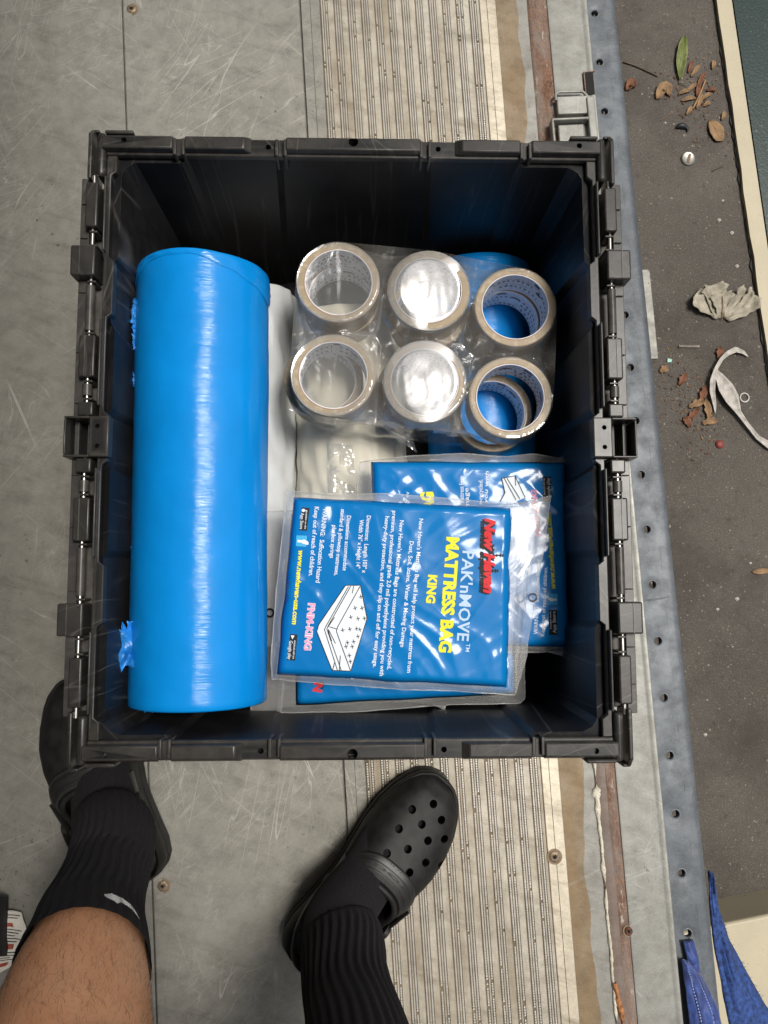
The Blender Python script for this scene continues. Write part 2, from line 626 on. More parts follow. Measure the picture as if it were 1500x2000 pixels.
printed('ink_white', (0.78, 0.84, 0.90))
printed('ink_pale', (0.50, 0.66, 0.84))
printed('ink_yellow', (0.85, 0.80, 0.03))
printed('ink_red', (0.66, 0.02, 0.03))
printed('ink_black', (0.008, 0.009, 0.012))
printed('ink_pink', (0.80, 0.33, 0.50))
printed('ink_dark_blue', (0.004, 0.04, 0.16))
printed('ink_sky', (0.05, 0.42, 0.74))
simple('grommet_metal', (0.5, 0.5, 0.52), 0.25, 0.9, var=0.1)


def skin_mat():
    t = NT('skin')
    a = t.noise(12, 5, 0.6)
    b = t.noise(300, 4, 0.6)
    col = t.mix(t.ramp(a, [(0.35, 0), (0.65, 1)]), (0.70, 0.330, 0.170), (0.80, 0.425, 0.240))
    col = t.mix(t.math('MULTIPLY', t.ramp(b, [(0.5, 0), (0.8, 1)]), 0.3), col, (0.38, 0.15, 0.065))
    M['skin'] = t.set(base=col, rough=0.5, sss=0.08, normal=t.bump(b, 0.25, 0.0006))
    t.b.inputs['Subsurface Radius'].default_value = (0.012, 0.005, 0.003)


skin_mat()
simple('sock_knit', (0.013, 0.012, 0.014), 0.95, var=0.35, scale=500, bump=0.7, bdist=0.001, sheen=0.015, spec=0.2)
simple('shorts_cloth', (0.018, 0.018, 0.022), 0.9, var=0.3, scale=400, bump=0.4, sheen=0.1)
simple('clog_foam', (0.0105, 0.0102, 0.0095), 0.58, spec=0.35, var=0.5, scale=70, bump=0.25, bdist=0.0006)
simple('strap_leather', (0.015, 0.0145, 0.014), 0.42, var=0.25, scale=220, bump=0.4, bdist=0.0006)
simple('stitch_grey', (0.035, 0.034, 0.032), 0.6)
simple('hair', (0.06, 0.03, 0.016), 0.5)
simple('swoosh_white', (0.75, 0.75, 0.74), 0.9, var=0.2, scale=700, bump=0.6)


def quilt():
    t = NT('blanket_blue')
    a = t.noise(60, 5, 0.7)
    b = t.noise(16, 4, 0.6)
    col = t.mix(t.ramp(a, [(0.4, 0), (0.7, 1)]), (0.012, 0.032, 0.15), (0.038, 0.085, 0.32))
    M['blanket_blue'] = t.set(base=col, rough=0.55, sheen=0.3, normal=t.bump(t.math('ADD', a, b), 0.7, 0.003))


quilt()
simple('thread_pale', (0.45, 0.52, 0.75), 0.7)
simple('blanket_frayed', (0.024, 0.062, 0.22), 0.75, var=0.5, scale=150, bump=0.8, bdist=0.003)
simple('leaf_green', (0.15, 0.175, 0.05), 0.6, var=0.3, scale=90, bump=0.4)
simple('leaf_pale', (0.34, 0.31, 0.24), 0.7, var=0.25, scale=60, bump=0.5)
simple('leaf_tan', (0.24, 0.145, 0.07), 0.75, var=0.3, scale=80, bump=0.5)
simple('leaf_rust', (0.15, 0.06, 0.028), 0.75, var=0.4, scale=80, bump=0.5)
simple('leaf_grey', (0.42, 0.39, 0.35), 0.65, var=0.25, scale=80, bump=0.4)
simple('twig_brown', (0.10, 0.065, 0.04), 0.8, var=0.4, scale=100)
simple('cap_metal', (0.34, 0.33, 0.29), 0.35, 0.8, var=0.1)
simple('cap_stripe', (0.16, 0.09, 0.05), 0.6)
simple('rubber_dark', (0.012, 0.013, 0.016), 0.5)
simple('ring_white', (0.52, 0.50, 0.46), 0.5)
simple('berry_red', (0.22, 0.045, 0.035), 0.5)
simple('glass_green', (0.02, 0.30, 0.20), 0.25)
simple('grit_stone', (0.22, 0.19, 0.155), 0.8, var=0.5, scale=40)
simple('paper_white', (0.66, 0.62, 0.54), 0.7, var=0.08, scale=50)
simple('ink_rust', (0.32, 0.06, 0.03), 0.7)
simple('bag_black', (0.010, 0.010, 0.011), 0.6, bump=0.4)
simple('mat_grey', (0.035, 0.032, 0.029), 0.85, var=0.4, scale=60, bump=0.4)

# ------------------------------------------------------------------ truck floor and sill (axes turned 3.6 degrees)
FE = Vector((-0.0610, 0.998, 0)).normalized()      # along the truck
FN = Vector((FE.y, -FE.x, 0))                      # across, towards the kerb
FROT = math.atan2(FN.y, FN.x)
GZ = -0.50


FOFF = FN * 0.0305


def AB(p):
    return (p - FOFF).dot(FN), p.dot(FE)


B0, B1 = -1.6, 2.2


def floor_child(mb, name, mat, parent, **kw):
    return mb.build(name, mat, parent, **kw)


floor_base = MB()
floor_base.span(-2.2, 0.2265, B0, B1, -0.06, -0.006)
floor = floor_base.build('truck_floor', M['grey_channel'], smooth=0)
floor.rotation_euler = (0, 0, FROT)
floor.location = FOFF
tag(floor, kind='structure')

SEAM1, SEAM2 = -0.344, -0.0745
for a0, a1 in ((-1.3, -0.82), (-0.8185, SEAM1 - 0.0009), (SEAM1 + 0.0009, SEAM2 - 0.0012)):
    m = MB()
    m.span(a0, a1, B0, B1, -0.006, 0.0)
    m.build('floor_sheet', M['floor_metal'], floor, bevel=0.0007, segs=1)
m = MB()
m.span(-2.2, -1.3015, B0, B1, -0.006, 0.0)
m.build('floor_sheet', M['floor_metal'], floor)
# raised lap edges beside the seams
for a0, a1 in ((SEAM1 + 0.0022, SEAM1 + 0.0142),):
    m = MB()
    m.span(a0, a1, B0, B1, 0.0002, 0.0011)
    m.build('lap_strip', M['floor_metal'], floor, bevel=0.0008, segs=2)
m = MB()
m.span(SEAM2 + 0.0012, -0.0445, B0, B1, -0.006, 0.0008)
m.build('edge_strip', M['floor_metal'], floor, bevel=0.0008)
m = MB()
m.span(-0.0592, -0.0586, B0, B1, 0.0006, 0.0009)
m.build('score_line', M['dark_void'], floor, smooth=0)

m = MB()
m.span(-0.0442, 0.2005, B0, B1, -0.006, -0.0014)
m.build('ribbed_plank', M['groove_metal'], floor)
# flat lands, dark grooves between them and the knurled ribs of the plank
lands, ribs, k = MB(), MB(), 0
a = -0.0435
PITCH = 0.0208
while a < 0.197:
    lands.span(a + 0.0112, min(a + PITCH - 0.0010, 0.2003), B0, B1, -0.0014, 0.0004)
    lands.span(a + 0.0045, a + 0.0066, B0, B1, -0.0014, 0.0002)
    for da in (0.0021, 0.0090):
        ac = a + da
        b = B0 + 0.8
        while b < 1.2:
            L = 0.0026 * random.uniform(0.85, 1.1)
            w = 0.00130
            if random.random() < 0.96:
                vs = [(ac - w, b, -0.0014), (ac + w, b, -0.0014), (ac + w, b + L, -0.0014), (ac - w, b + L, -0.0014),
                      (ac - w * 0.7, b + 0.0003, 0.0015), (ac + w * 0.7, b + 0.0003, 0.0015), (ac + w * 0.7, b + L - 0.0003, 0.0015), (ac - w * 0.7, b + L - 0.0003, 0.0015)]
                ribs.add(vs, [(4, 5, 6, 7), (0, 1, 5, 4), (1, 2, 6, 5), (2, 3, 7, 6), (3, 0, 4, 7)])
            b += 0.0034
    a += PITCH
lo = lands.build('plank_land', M['rib_metal'], floor, smooth=0)
tag(lo, kind='stuff')
ro = ribs.build('knurled_rib', M['knurl_metal'], floor, smooth=0)
tag(ro, kind='stuff')
m = MB()
m.span(0.2009, 0.2265, B0, B1, -0.006, 0.0012)
m.build('edge_trim', M['trim_metal'], floor, bevel=0.0012)
m = MB()
m.span(0.2119, 0.2126, B0, B1, 0.0010, 0.0014)
m.build('score_line', M['dark_void'], floor, smooth=0)


def screw(px, py, r, mat, parent=floor, z=0.0):
    a, b = AB(P(px, py, z))
    s = MB()
    s.lathe([(0.0, 0.0008), (r * 0.34, 0.0009), (r * 0.4, 0.0022), (r * 0.75, 0.0024), (r, 0.0012), (r * 1.04, -0.001)], 20)
    o = s.build('screw', M[mat], parent, loc=(a, b, z), smooth=40)
    d = MB()
    for q in range(3):
        d.box((0, 0, 0.0024), (r * 0.75, r * 0.14, 0.0004), Matrix.Rotation(q * math.pi / 3, 3, 'Z'))
    d.build('drive_recess', M['dark_void'], o, smooth=0)
    w = MB()
    w.lathe([(r * 1.02, 0.0004), (r * 1.35, 0.0006), (r * 1.4, 0.0)], 20)
    w.build('stain_ring', M['channel_metal'], o)
    return o


screw(257, 18, 0.0072, 'screw_metal')
screw(318, 1730, 0.0072, 'screw_metal')
screw(1083, 1673, 0.0078, 'screw_metal', z=0.001)

wl_ = MB()
wl_.span(-1.36, -1.30, B0, B1, -0.06, 2.25)  # unseen wall, added to block light from the left
wl_o = wl_.build('added_shade_wall', M['shade_panel'], smooth=0)
wl_o.rotation_euler = (0, 0, FROT)
tag(wl_o, kind='structure')
rf_ = MB()
rf_.span(-1.36, ROOF_A, B0, B1, 2.25, 2.31)  # unseen roof, added to darken the left floor and the reflections
rf_o = rf_.build('truck_roof', M['shade_panel'], smooth=0)
rf_o.rotation_euler = (0, 0, FROT)
tag(rf_o, kind='structure')

sill = empty('door_sill', (0, 0, 0), 'rusty stepped metal door sill along the edge of the ribbed truck floor', 'door sill')
sill.rotation_euler = (0, 0, FROT)
sill.location = FOFF


def strip(name, mat, prof, b0=B0, b1=B1, nb=60, wob=0.0, seed=0.0, parent=sill, last=False, **kw):
    """A long strip with cross-section prof (list of (a, z)), edges wandering by wob."""
    s = MB()
    rings = []
    for i in range(nb + 1):
        b = lerp(b0, b1, i / nb)
        d = [wob * noise.noise(Vector((j * 7.1 + seed, b * 7, seed))) + 0.5 * wob * noise.noise(Vector((j * 7.1 + seed, b * 31, seed))) for j in range(len(prof))]
        if last:
            d = [0.0] * (len(prof) - 1) + d[-1:]
        rings.append([(a_ + d[j], b, z_) for j, (a_, z_) in enumerate(prof)])
    s.loft(rings, closed=False)
    return s.build(name, M[mat], parent, smooth=35, **kw)


strip('sill_channel', 'channel_metal', [(0.2268, -0.0002), (0.2272, -0.010), (0.2290, -0.0117), (0.2520, -0.0117), (0.2600, -0.0117)], nb=420, wob=0.009, seed=8, last=True)
strip('channel_bed', 'grey_channel', [(0.2400, -0.0124), (0.2592, -0.0123), (0.283, -0.0117)], wob=0.0)
strip('rust_strip', 'rust', [(0.2595, -0.0300), (0.2792, -0.0105), (0.2810, -0.0088), (0.296, -0.0078), (0.3085, -0.0072), (0.3092, -0.02)], b0=0.2, wob=0.0014, seed=3)
strip('rust_strip', 'rust', [(0.2900, -0.0300), (0.2935, -0.0092), (0.2950, -0.0080), (0.302, -0.0074), (0.3085, -0.0070), (0.3092, -0.02)], b1=0.2, wob=0.0022, seed=5)
strip('worn_strip', 'worn_grey', [(0.2595, -0.0300), (0.2792, -0.0108), (0.2810, -0.0096), (0.289, -0.0090), (0.2960, -0.0086)], b1=0.2, wob=0.0, seed=6)
strip('edge_plate', 'plate_metal', [(0.3075, -0.012), (0.3080, -0.0052), (0.3110, -0.0045), (0.3590, -0.0040), (0.3622, -0.0032), (0.3655, -0.0016),
                                    (0.3685, -0.0020), (0.3702, -0.0048), (0.3704, -0.012), (0.3690, -0.034)])
# sealant bead, only along the near half, thick and crumbling
bead = MB()
rng = random.Random(4)
for b0, b1, n, c0 in ((-0.62, -0.44, 46, 0.262), (-0.435, -0.30, 34, 0.266), (-0.295, 0.35, 90, 0.270)):
    rings = []
    for i in range(n + 1):
        b = lerp(b0, b1, i / n)
        ca = 0.2800 + 0.0022 * noise.noise(Vector((b * 22, 1, 0)))
        wv = (0.0036 + 0.0046 * sstep(-0.36, -0.27, b)) * (0.55 + 1.3 * abs(noise.noise(Vector((b * 40, 4, 0)))) + 0.5 * noise.noise(Vector((b * 170, 4, 3))))
        e = min(i, n - i) / n
        wv *= sstep(0, 0.08, e + 0.01)
        hh = 0.0022 + 0.004 * abs(noise.noise(Vector((b * 90, 9, 0))))
        rings.append([(ca + wv * math.cos(q), b, -0.0110 + hh * max(0, math.sin(q))) for q in [math.pi * t / 7 for t in range(8)]])
    bead.loft(rings, closed=False)
bead.build('sealant_bead', M['sealant'], sill, smooth=60)
patch = MB()
a0, b0 = AB(P(1214, 1972, -0.008))
patch.grid(lambda u, v: (a0 + (u - 0.5) * 0.008 * (1 - abs(v - 0.5)) + 0.003 * fbm((u * 2, v * 6, 1)) - 0.012 * (v - 0.5), b0 + (v - 0.6) * 0.09, -0.0085 + 0.003 * math.sin(math.pi * u)), 8, 30)
patch.build('rust_patch', M['rust_orange'], sill)
screw(1228, 1818, 0.0062, 'rust_bolt', sill, -0.0066).name = 'rusted_bolt'

# latch bracket at the top end of the sill
def pa(px, py, z=0.0):
    a_, b_ = AB(P(px, py, z))
    return (a_, b_, z)


br = MB()
a0, b0, _ = pa(1088, 228)
a1, b1, _ = pa(1152, 190)
br.span(a0, a1, b0, b1, -0.004, 0.006)
a2, b2, _ = pa(1075, 262)
a3, b3, _ = pa(1146, 236)
br.span(a2, a2 + 0.004, b2 - 0.02, b3, -0.004, 0.012)
br.span(a2, a3, b3 - 0.004, b3, -0.004, 0.012)
br.span(a3, a3 + 0.012, b2 - 0.03, b1 - 0.004, -0.004, 0.009)
br.span(a2 + 0.012, a3 - 0.006, b2 - 0.02, b3 - 0.006, -0.004, 0.003)
br.build('latch_bracket', M['plate_metal'], sill, bevel=0.0018, segs=3)
hk = MB()
c0 = Vector(pa(1100, 184, 0.004))
hk.tube([c0 + Vector((-0.012, -0.010, 0)), c0 + Vector((-0.012, 0, 0)), c0 + Vector((-0.006, 0.004, 0)), c0 + Vector((0.03, 0.003, 0)), c0 + Vector((0.036, -0.004, 0)), c0 + Vector((0.037, -0.02, 0))], 0.0022, 8)
hk.build('latch_hook', M['plate_metal'], sill, smooth=60)
sl = MB()
a4, b4, _ = pa(1146, 184)
a5, b5, _ = pa(1160, 141)
sl.span(a4, a5 - 0.001, b4, b5, -0.0035, -0.0012)
sl.build('latch_slot', M['dark_void'], sill, smooth=0)
fr = MB()
fr.tube([(a4 - 0.0012, b5 + 0.001, -0.001), (a4 - 0.0012, b4, -0.001)], 0.0014, 6)
fr.tube([(a4 - 0.002, b5 + 0.001, -0.001), (a5 + 0.002, b5 + 0.002, -0.001)], 0.0012, 6)
fr.build('slot_lip', M['rust'], sill, smooth=60)

# galvanised rail with punched, dimpled holes, below the sill plate
rail = empty('galvanised_rail', (0, 0, 0), 'blue grey galvanised side rail with a row of punched round holes', 'rail')
rail.rotation_euler = (0, 0, FROT)
rail.location = FOFF
RZ = -0.030
hole_px = [(1162, 25), (1172, 118), (1181, 213), (1192, 306), (1204, 405), (1214, 505), (1224, 607), (1235, 714), (1243, 818), (1254, 923), (1263, 1030), (1274, 1139),
           (1285, 1248), (1297, 1360), (1309, 1474), (1320, 1588), (1332, 1705), (1344, 1824)]
holes = [AB(P(x, y, RZ)) for x, y in hole_px]
pt = sum(holes[i][1] - holes[i + 1][1] for i in range(len(holes) - 1)) / (len(holes) - 1)
a_top, a_bot, b_top = holes[0][0], holes[-1][0], holes[0][1]
slope = (a_bot - a_top) / (holes[-1][1] - b_top)
hb = [b_top - i * pt for i in range(-12, 26)]
rm = MB()
walls = MB()


def rail_z(da):
    """Height of the rail across its width: flat, then rolled over at the outer edge."""
    x = da - 0.030
    if x <= 0:
        return RZ
    return RZ - 0.012 * (1 - math.sqrt(max(0.0, 1 - min(1, x / 0.0122) ** 2)))


for hi, b in enumerate(hb):
    ac = a_top + slope * (b - b_top)
    NS = 32
    rings = []
    ang = [2 * math.pi * (q + 0.5) / NS for q in range(NS)]
    def sq(t):
        c_, s_ = math.cos(t), math.sin(t)
        k_ = 1 / max(abs(c_), abs(s_))
        x, y = c_ * k_, s_ * k_
        return Vector((ac + (x * 0.016 if x > 0 else x * 0.026), b + y * pt / 2, RZ))
    rh = 0.0058
    for rr, zz in ((rh, -0.010), (rh, -0.0022), (rh * 1.12, -0.0014), (rh * 1.45, -0.0011), (rh * 1.9, -0.0005), (rh * 2.5, 0.0)):
        rings.append([Vector((ac + rr * math.cos(t), b + rr * math.sin(t), RZ + zz)) for t in ang])
    rings.append([sq(t) for t in ang])
    rm.loft(rings)
    # corner fill so that cells meet squarely
    for sx in (-0.026, 0.016):
        for sy in (-1, 1):
            near = [p for p in rings[-1] if (p.x - ac) * sx > 0 and (p.y - b) * sy > 0]
            onx = max((p for p in near if abs(abs(p.x - ac) - abs(sx)) < 1e-6), key=lambda p: abs(p.y - b))
            ony = max((p for p in near if abs(abs(p.y - b) - pt / 2) < 1e-6), key=lambda p: abs(p.x - ac))
            if (onx - ony).length > 1e-6:
                rm.add([onx, ony, Vector((ac + sx, b + sy * pt / 2, RZ))], [(0, 1, 2)])
for b in hb:
    if -0.65 < b < 1.0:
        lipm = MB()
        lipm.lathe([(0.0056, -0.004), (0.0057, -0.0012), (0.0063, -0.0006), (0.0071, -0.0012), (0.0076, -0.0022)], 24)
        lipm.build('hole_lip', M['lip_metal'], rail, smooth=60, loc=(a_top + slope * (b - b_top), b, RZ))
ro_ = rm.build('rail_top', M['galvanised'], rail, smooth=50)
bb0, bb1 = hb[-1] - pt / 2, hb[0] + pt / 2
edge = MB()
rings = []
for i in range(41):
    b = lerp(bb0, bb1, i / 40)
    ac = a_top + slope * (b - b_top)
    pr = [(0.0159, RZ)] + [(0.024 + 0.0135 * math.sin(t), RZ - 0.0135 * (1 - math.cos(t))) for t in [math.pi / 2 * k / 8 for k in range(9)]] + [(0.0376, RZ - 0.10)]
    rings.append([(ac + x, b, z) for x, z in pr])
edge.loft(rings, closed=False)
edge.build('rolled_edge', M['galvanised'], rail, smooth=60)
inner = MB()
ac = (a_top + a_bot) / 2
inner.span(0.362, 0.4255, bb0, bb1, RZ - 0.11, RZ - 0.1005)
inner.build('rail_underside', M['dark_void'], rail, smooth=0)  # near-black slab: the shade inside the holes put into colour
j = MB()
ab_ = AB(P(1300, 1165, RZ))
jc = ab_[1]
jr = []
for k in range(9):
    t = k / 8
    jr.append((a_top + slope * (jc - b_top) + lerp(-0.02, 0.022, t), jc - 0.004 + 0.003 * t * t, RZ + 0.0004))
j.tube(jr, 0.0009, 6)
j.build('weld_seam', M['galvanised'], rail, smooth=60)
# small flange plate sticking out under the rail
fl = MB()
p0, p1 = AB(P(1264, 525, -0.17)), AB(P(1286, 700, -0.17))
fl.span(p0[0] - 0.03, p1[0] + 0.001, p1[1], p0[1], -0.178, -0.172)
fl.build('rail_flange', M['grey_channel'], rail, bevel=0.001)
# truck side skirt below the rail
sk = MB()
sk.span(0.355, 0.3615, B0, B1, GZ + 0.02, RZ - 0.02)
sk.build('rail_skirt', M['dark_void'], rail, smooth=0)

# ------------------------------------------------------------------ ground beside the truck
gm = MB()
gm.grid(lambda u, v: (lerp(-20, 20, u), lerp(-20, 20, v), GZ), 4, 4)
tag(gm.build('ground', M['concrete'], smooth=0), kind='structure')

KZ = GZ + 0.012
kl = [P(1385, -260, KZ), P(1400, 0, KZ), P(1420, 125, KZ), P(1442, 280, KZ), P(1470, 500, KZ), P(1499, 630, KZ), P(1560, 1000, KZ), P(1640, 1500, KZ)]
kd = (kl[-1] - kl[0]).normalized()
kn = Vector((kd.y, -kd.x, 0))
if kn.x < 0:
    kn = -kn
kw = 0.034
c0 = kl[1]
def kerb_pt(t, w):
    p = c0 + kd * t
    return p + kn * w
kb = MB()
rings = []
for i in range(121):
    t = lerp(-3.0, 3.0, i / 120)
    wob = 0.0035 * noise.noise(Vector((t * 14, 0, 2))) + 0.002 * noise.noise(Vector((t * 55, 0, 2)))
    rings.append([kerb_pt(t, wob) + Vector((0, 0, -0.02)), kerb_pt(t, wob), kerb_pt(t, kw), kerb_pt(t, kw) + Vector((0, 0, -0.02))])
kb.loft(rings, closed=False)
tag(kb.build('cream_kerb', M['cream_paint'], smooth=0), kind='structure')
gp = MB()
gp.grid(lambda u, v: kerb_pt(lerp(-4, 4, v), kw + 0.002 + u * 4.0) + Vector((0, 0, 0.002)), 2, 2)
tag(gp.build('green_pavement', M['green_paint'], smooth=0), kind='structure')
ck = MB()
rings = []
for i in range(241):
    t = lerp(-2.0, 2.0, i / 240)
    w1 = -0.001 - 0.005 * abs(noise.noise(Vector((t * 30, 5, 2)))) - 0.005 * abs(noise.noise(Vector((t * 160, 5, 2))))
    rings.append([kerb_pt(t, w1) + Vector((0, 0, GZ + 0.004 - KZ)), kerb_pt(t, 0.004) + Vector((0, 0, GZ + 0.004 - KZ))])
ck.loft(rings, closed=False)
tag(ck.build('dirt_line', M['mat_grey'], smooth=0), kind='stuff')  # dark strip that paints in the rough shadow at the kerb edge
CZ = GZ + 0.10
cs = MB()
e0, e1 = P(1330, 1822, CZ), P(1500, 1787, CZ)
ed = (e1 - e0).normalized()
cs.prism([tuple((e0 - ed * 0.3).xy), tuple((e0 - ed * 0.3 + Vector((ed.y, -ed.x, 0)) * 1.2).xy), tuple((e1 + ed * 1.5 + Vector((ed.y, -ed.x, 0)) * 1.2).xy), tuple((e1 + ed * 1.5).xy)], GZ - 0.01, CZ)
tag(cs.build('cream_slab', M['cream_paint'], smooth=0, bevel=0.006, segs=3), kind='structure')

# grit on the concrete
gr = MB()
rng = random.Random(11)
for i in range(2600):
    px, py = rng.uniform(1200, 1520), rng.uniform(-40, 1800)
    p = P(px, py, GZ)
    s = 0.0007 + 0.0022 * rng.random() ** 4
    h = s * rng.uniform(0.5, 0.9)
    r1, r2 = rng.uniform(0.7, 1.3) * s, rng.uniform(0.7, 1.3) * s
    t = rng.uniform(0, 6.3)
    ca, sa = math.cos(t), math.sin(t)
    ring = [p + Vector((ca * x * r1 - sa * y * r2, sa * x * r1 + ca * y * r2, h * 0.3)) for x, y in ((1, 0), (0.2, 1), (-1, 0.2), (0, -1))]
    gr.add([p + Vector((0, 0, h))] + ring, [(0, 1, 2), (0, 2, 3), (0, 3, 4), (0, 4, 1)])
tag(gr.build('grit', M['grit_stone'], smooth=0), kind='stuff')

# ------------------------------------------------------------------ litter on the ground
def leaf(name, spine, width, mat, label, cat='leaf', group=None, curl=0.006, z=GZ, n=14, wav=0.15, stem=None):
    """A leaf blade along spine (photo points), curled up at its sides, with a raised midrib."""
    pts = [P(x, y, z) for x, y in spine]
    pos = pts[0]
    t = empty(name, pos, label, cat, group)
    def sp(u):
        u *= len(pts) - 1
        i = min(int(u), len(pts) - 2)
        return pts[i].lerp(pts[i + 1], u - i)
    mb = MB()
    def f(u, v):
        c = sp(v)
        d = (sp(min(1, v + 0.05)) - sp(max(0, v - 0.05))).normalized()
        s = Vector((d.y, -d.x, 0))
        w = width * math.sin(math.pi * min(1, max(0, v * 0.94 + 0.04))) ** 0.7 * (1 + wav * noise.noise(Vector((v * 6, u * 2, len(label)))))
        q = (u - 0.5) * 2
        zz = 0.002 + curl * q * q + curl * 0.5 * noise.noise(Vector((v * 5, u * 3, 3))) + 0.0025 * math.sin(v * math.pi)
        return c - pos + s * (q * w) + Vector((0, 0, max(0.001, zz)))
    mb.grid(f, 6, n)
    mb.build('blade', M[mat], t, smooth=60, solid=0.0004)
    rb = MB()
    rb.tube([f(0.5, k / 10) + Vector((0, 0, 0.0004)) for k in range(11)], 0.0006, 5)
    rb.build('midrib', M[mat], t, smooth=60)
    if stem:
        st = MB()
        st.tube([P(x, y, z) - pos + Vector((0, 0, 0.003)) for x, y in stem], 0.0008, 5)
        st.build('stem', M['twig_brown'], t, smooth=60)
    return t


leaf('fallen_leaf', [(1334, 74), (1330, 100), (1327, 128), (1326, 158)], 0.012, 'leaf_green', 'curled green leaf lying upright on the concrete above the brown leaf bits', stem=[(1326, 155), (1324, 163), (1340, 170)])
leaf('fallen_leaf', [(1282, 195), (1290, 178), (1300, 172), (1308, 190)], 0.013, 'leaf_tan', 'orange tan triangular leaf scrap on its own beside the twig', curl=0.004)
leaf('fallen_leaf', [(1386, 237), (1394, 252), (1402, 268), (1412, 275)], 0.016, 'leaf_tan', 'broad light tan wedge of leaf below the brown leaf bits, near the cream kerb', curl=0.003)
leaf('fallen_leaf', [(1222, 178), (1232, 164), (1240, 172)], 0.010, 'leaf_rust', 'small brown leaf scrap close against the galvanised rail', curl=0.004)
G = 'dry brown leaf bits in the pile under the green leaf'
for k, (x, y, l, a_, mt) in enumerate([(1348, 132, 26, 70, 0), (1358, 140, 30, 50, 1), (1336, 182, 24, 15, 1), (1350, 174, 26, 35, 1), (1368, 158, 34, 60, 0), (1344, 196, 30, 10, 1), (1362, 176, 28, 80, 0),
                                       (1380, 190, 22, 30, 1), (1388, 178, 20, 0, 0), (1366, 200, 30, 65, 1), (1392, 128, 18, 80, 1), (1346, 218, 20, 50, 1), (1380, 206, 16, 20, 1), (1412, 228, 18, 70, 1)]):
    ca, sa = math.cos(R(a_)) * l / 2, math.sin(R(a_)) * l / 2
    leaf('leaf_bit', [(x - ca, y + sa), (x, y - 2), (x + ca, y - sa)], 0.0048, ('leaf_rust', 'leaf_tan')[mt], 'narrow dry brown leaf bit in the pile under the green leaf', 'leaf', G, curl=0.002, n=9, wav=0.55)
G = 'brown leaf bits beside the pale strap leaf'
for k, (x, y, l, a_, mt) in enumerate([(1372, 770, 36, 70, 0), (1360, 790, 34, 20, 1), (1380, 800, 40, 100, 1), (1352, 812, 28, 40, 0), (1385, 825, 30, 10, 1), (1332, 742, 26, 60, 0), (1340, 825, 24, 120, 0), (1296, 724, 18, 20, 1), (1404, 690, 24, 80, 0)]):
    ca, sa = math.cos(R(a_)) * l / 2, math.sin(R(a_)) * l / 2
    leaf('leaf_bit', [(x - ca, y + sa), (x, y - 2), (x + ca, y - sa)], 0.0075, ('leaf_rust', 'leaf_tan')[mt], 'dark rusty leaf bit in the clump beside the pale strap leaf', 'leaf', G, curl=0.003, n=9, wav=0.55)
leaf('fallen_leaf', [(1468, 1117), (1484, 1116), (1506, 1114)], 0.006, 'leaf_tan', 'orange needle like leaf alone on the lower concrete', curl=0.001, wav=0)


cm = MB()
rng = random.Random(17)
for cx_, cy_, sx_, sy_, n_c in ((1360, 175, 34, 34, 110), (1366, 800, 34, 44, 120), (1310, 740, 22, 40, 30), (1395, 262, 26, 18, 26)):
    for k in range(n_c):
        p = P(rng.gauss(cx_, sx_), rng.gauss(cy_, sy_), GZ + 0.0012)
        l_, w_ = rng.uniform(0.0015, 0.0055), rng.uniform(0.0006, 0.0022)
        t_ = rng.uniform(0, 6.3)
        e1_, e2_ = Vector((math.cos(t_), math.sin(t_), rng.uniform(-0.1, 0.25))), Vector((-math.sin(t_), math.cos(t_), rng.uniform(0, 0.3)))
        cm.add([p - e1_ * l_, p + e2_ * w_ + Vector((0, 0, 0.001)), p + e1_ * l_, p - e2_ * w_ + Vector((0, 0, 0.0016))], [(0, 1, 2, 3)], rng.randrange(3))
tag(cm.build('leaf_crumbs', [M['leaf_rust'], M['leaf_tan'], M['twig_brown']], smooth=0), kind='stuff')


# large crumpled pale leaf with lobes
def big_leaf():
    t = empty('crumpled_leaf', P(1408, 600, GZ), 'large crumpled pale cream leaf with curled lobes on the concrete', 'leaf')
    o = t.location
    lobes = [[(1404, 618), (1385, 606), (1366, 592), (1356, 576)], [(1404, 622), (1396, 598), (1392, 575), (1384, 562)], [(1410, 622), (1408, 606), (1404, 590), (1402, 578)],
             [(1412, 622), (1426, 605), (1442, 588), (1452, 572)], [(1416, 624), (1440, 612), (1458, 598), (1466, 580)]]
    for li, sp_ in enumerate(lobes):
        pts = [P(x, y, GZ) - o for x, y in sp_]
        mb = MB()
        def f(u, v):
            x = v * 3
            i = min(int(x), 2)
            c = pts[i].lerp(pts[i + 1], x - i)
            d = (pts[3] - pts[0]).normalized()
            s = Vector((d.y, -d.x, 0))
            q = (u - 0.5) * 2
            w = (0.024, 0.026, 0.024, 0.017, 0.020)[li] * (0.45 + 0.8 * v) * (1 - 0.35 * sstep(0.8, 1, v)) * (1 + 0.3 * noise.noise(Vector((v * 7, u * 3, li))))
            zz = 0.003 + 0.012 * v * abs(q) ** 1.5 + 0.006 * noise.noise(Vector((u * 4, v * 5, li * 3))) + 0.01 * v + li * 0.0006
            return c + s * (q * w) + Vector((0, 0, max(0.001, zz)))
        mb.grid(f, 10, 14)
        mb.build('lobe', M['leaf_pale'], t, smooth=60, solid=0.0005)
    v = MB()
    v.tube([P(1408, 626, GZ) - o + Vector((0, 0, 0.006)), P(1407, 600, GZ) - o + Vector((0, 0, 0.012)), P(1404, 575, GZ) - o + Vector((0, 0, 0.016))], 0.0009, 5)
    v.build('midrib', M['leaf_tan'], t, smooth=60)


big_leaf()
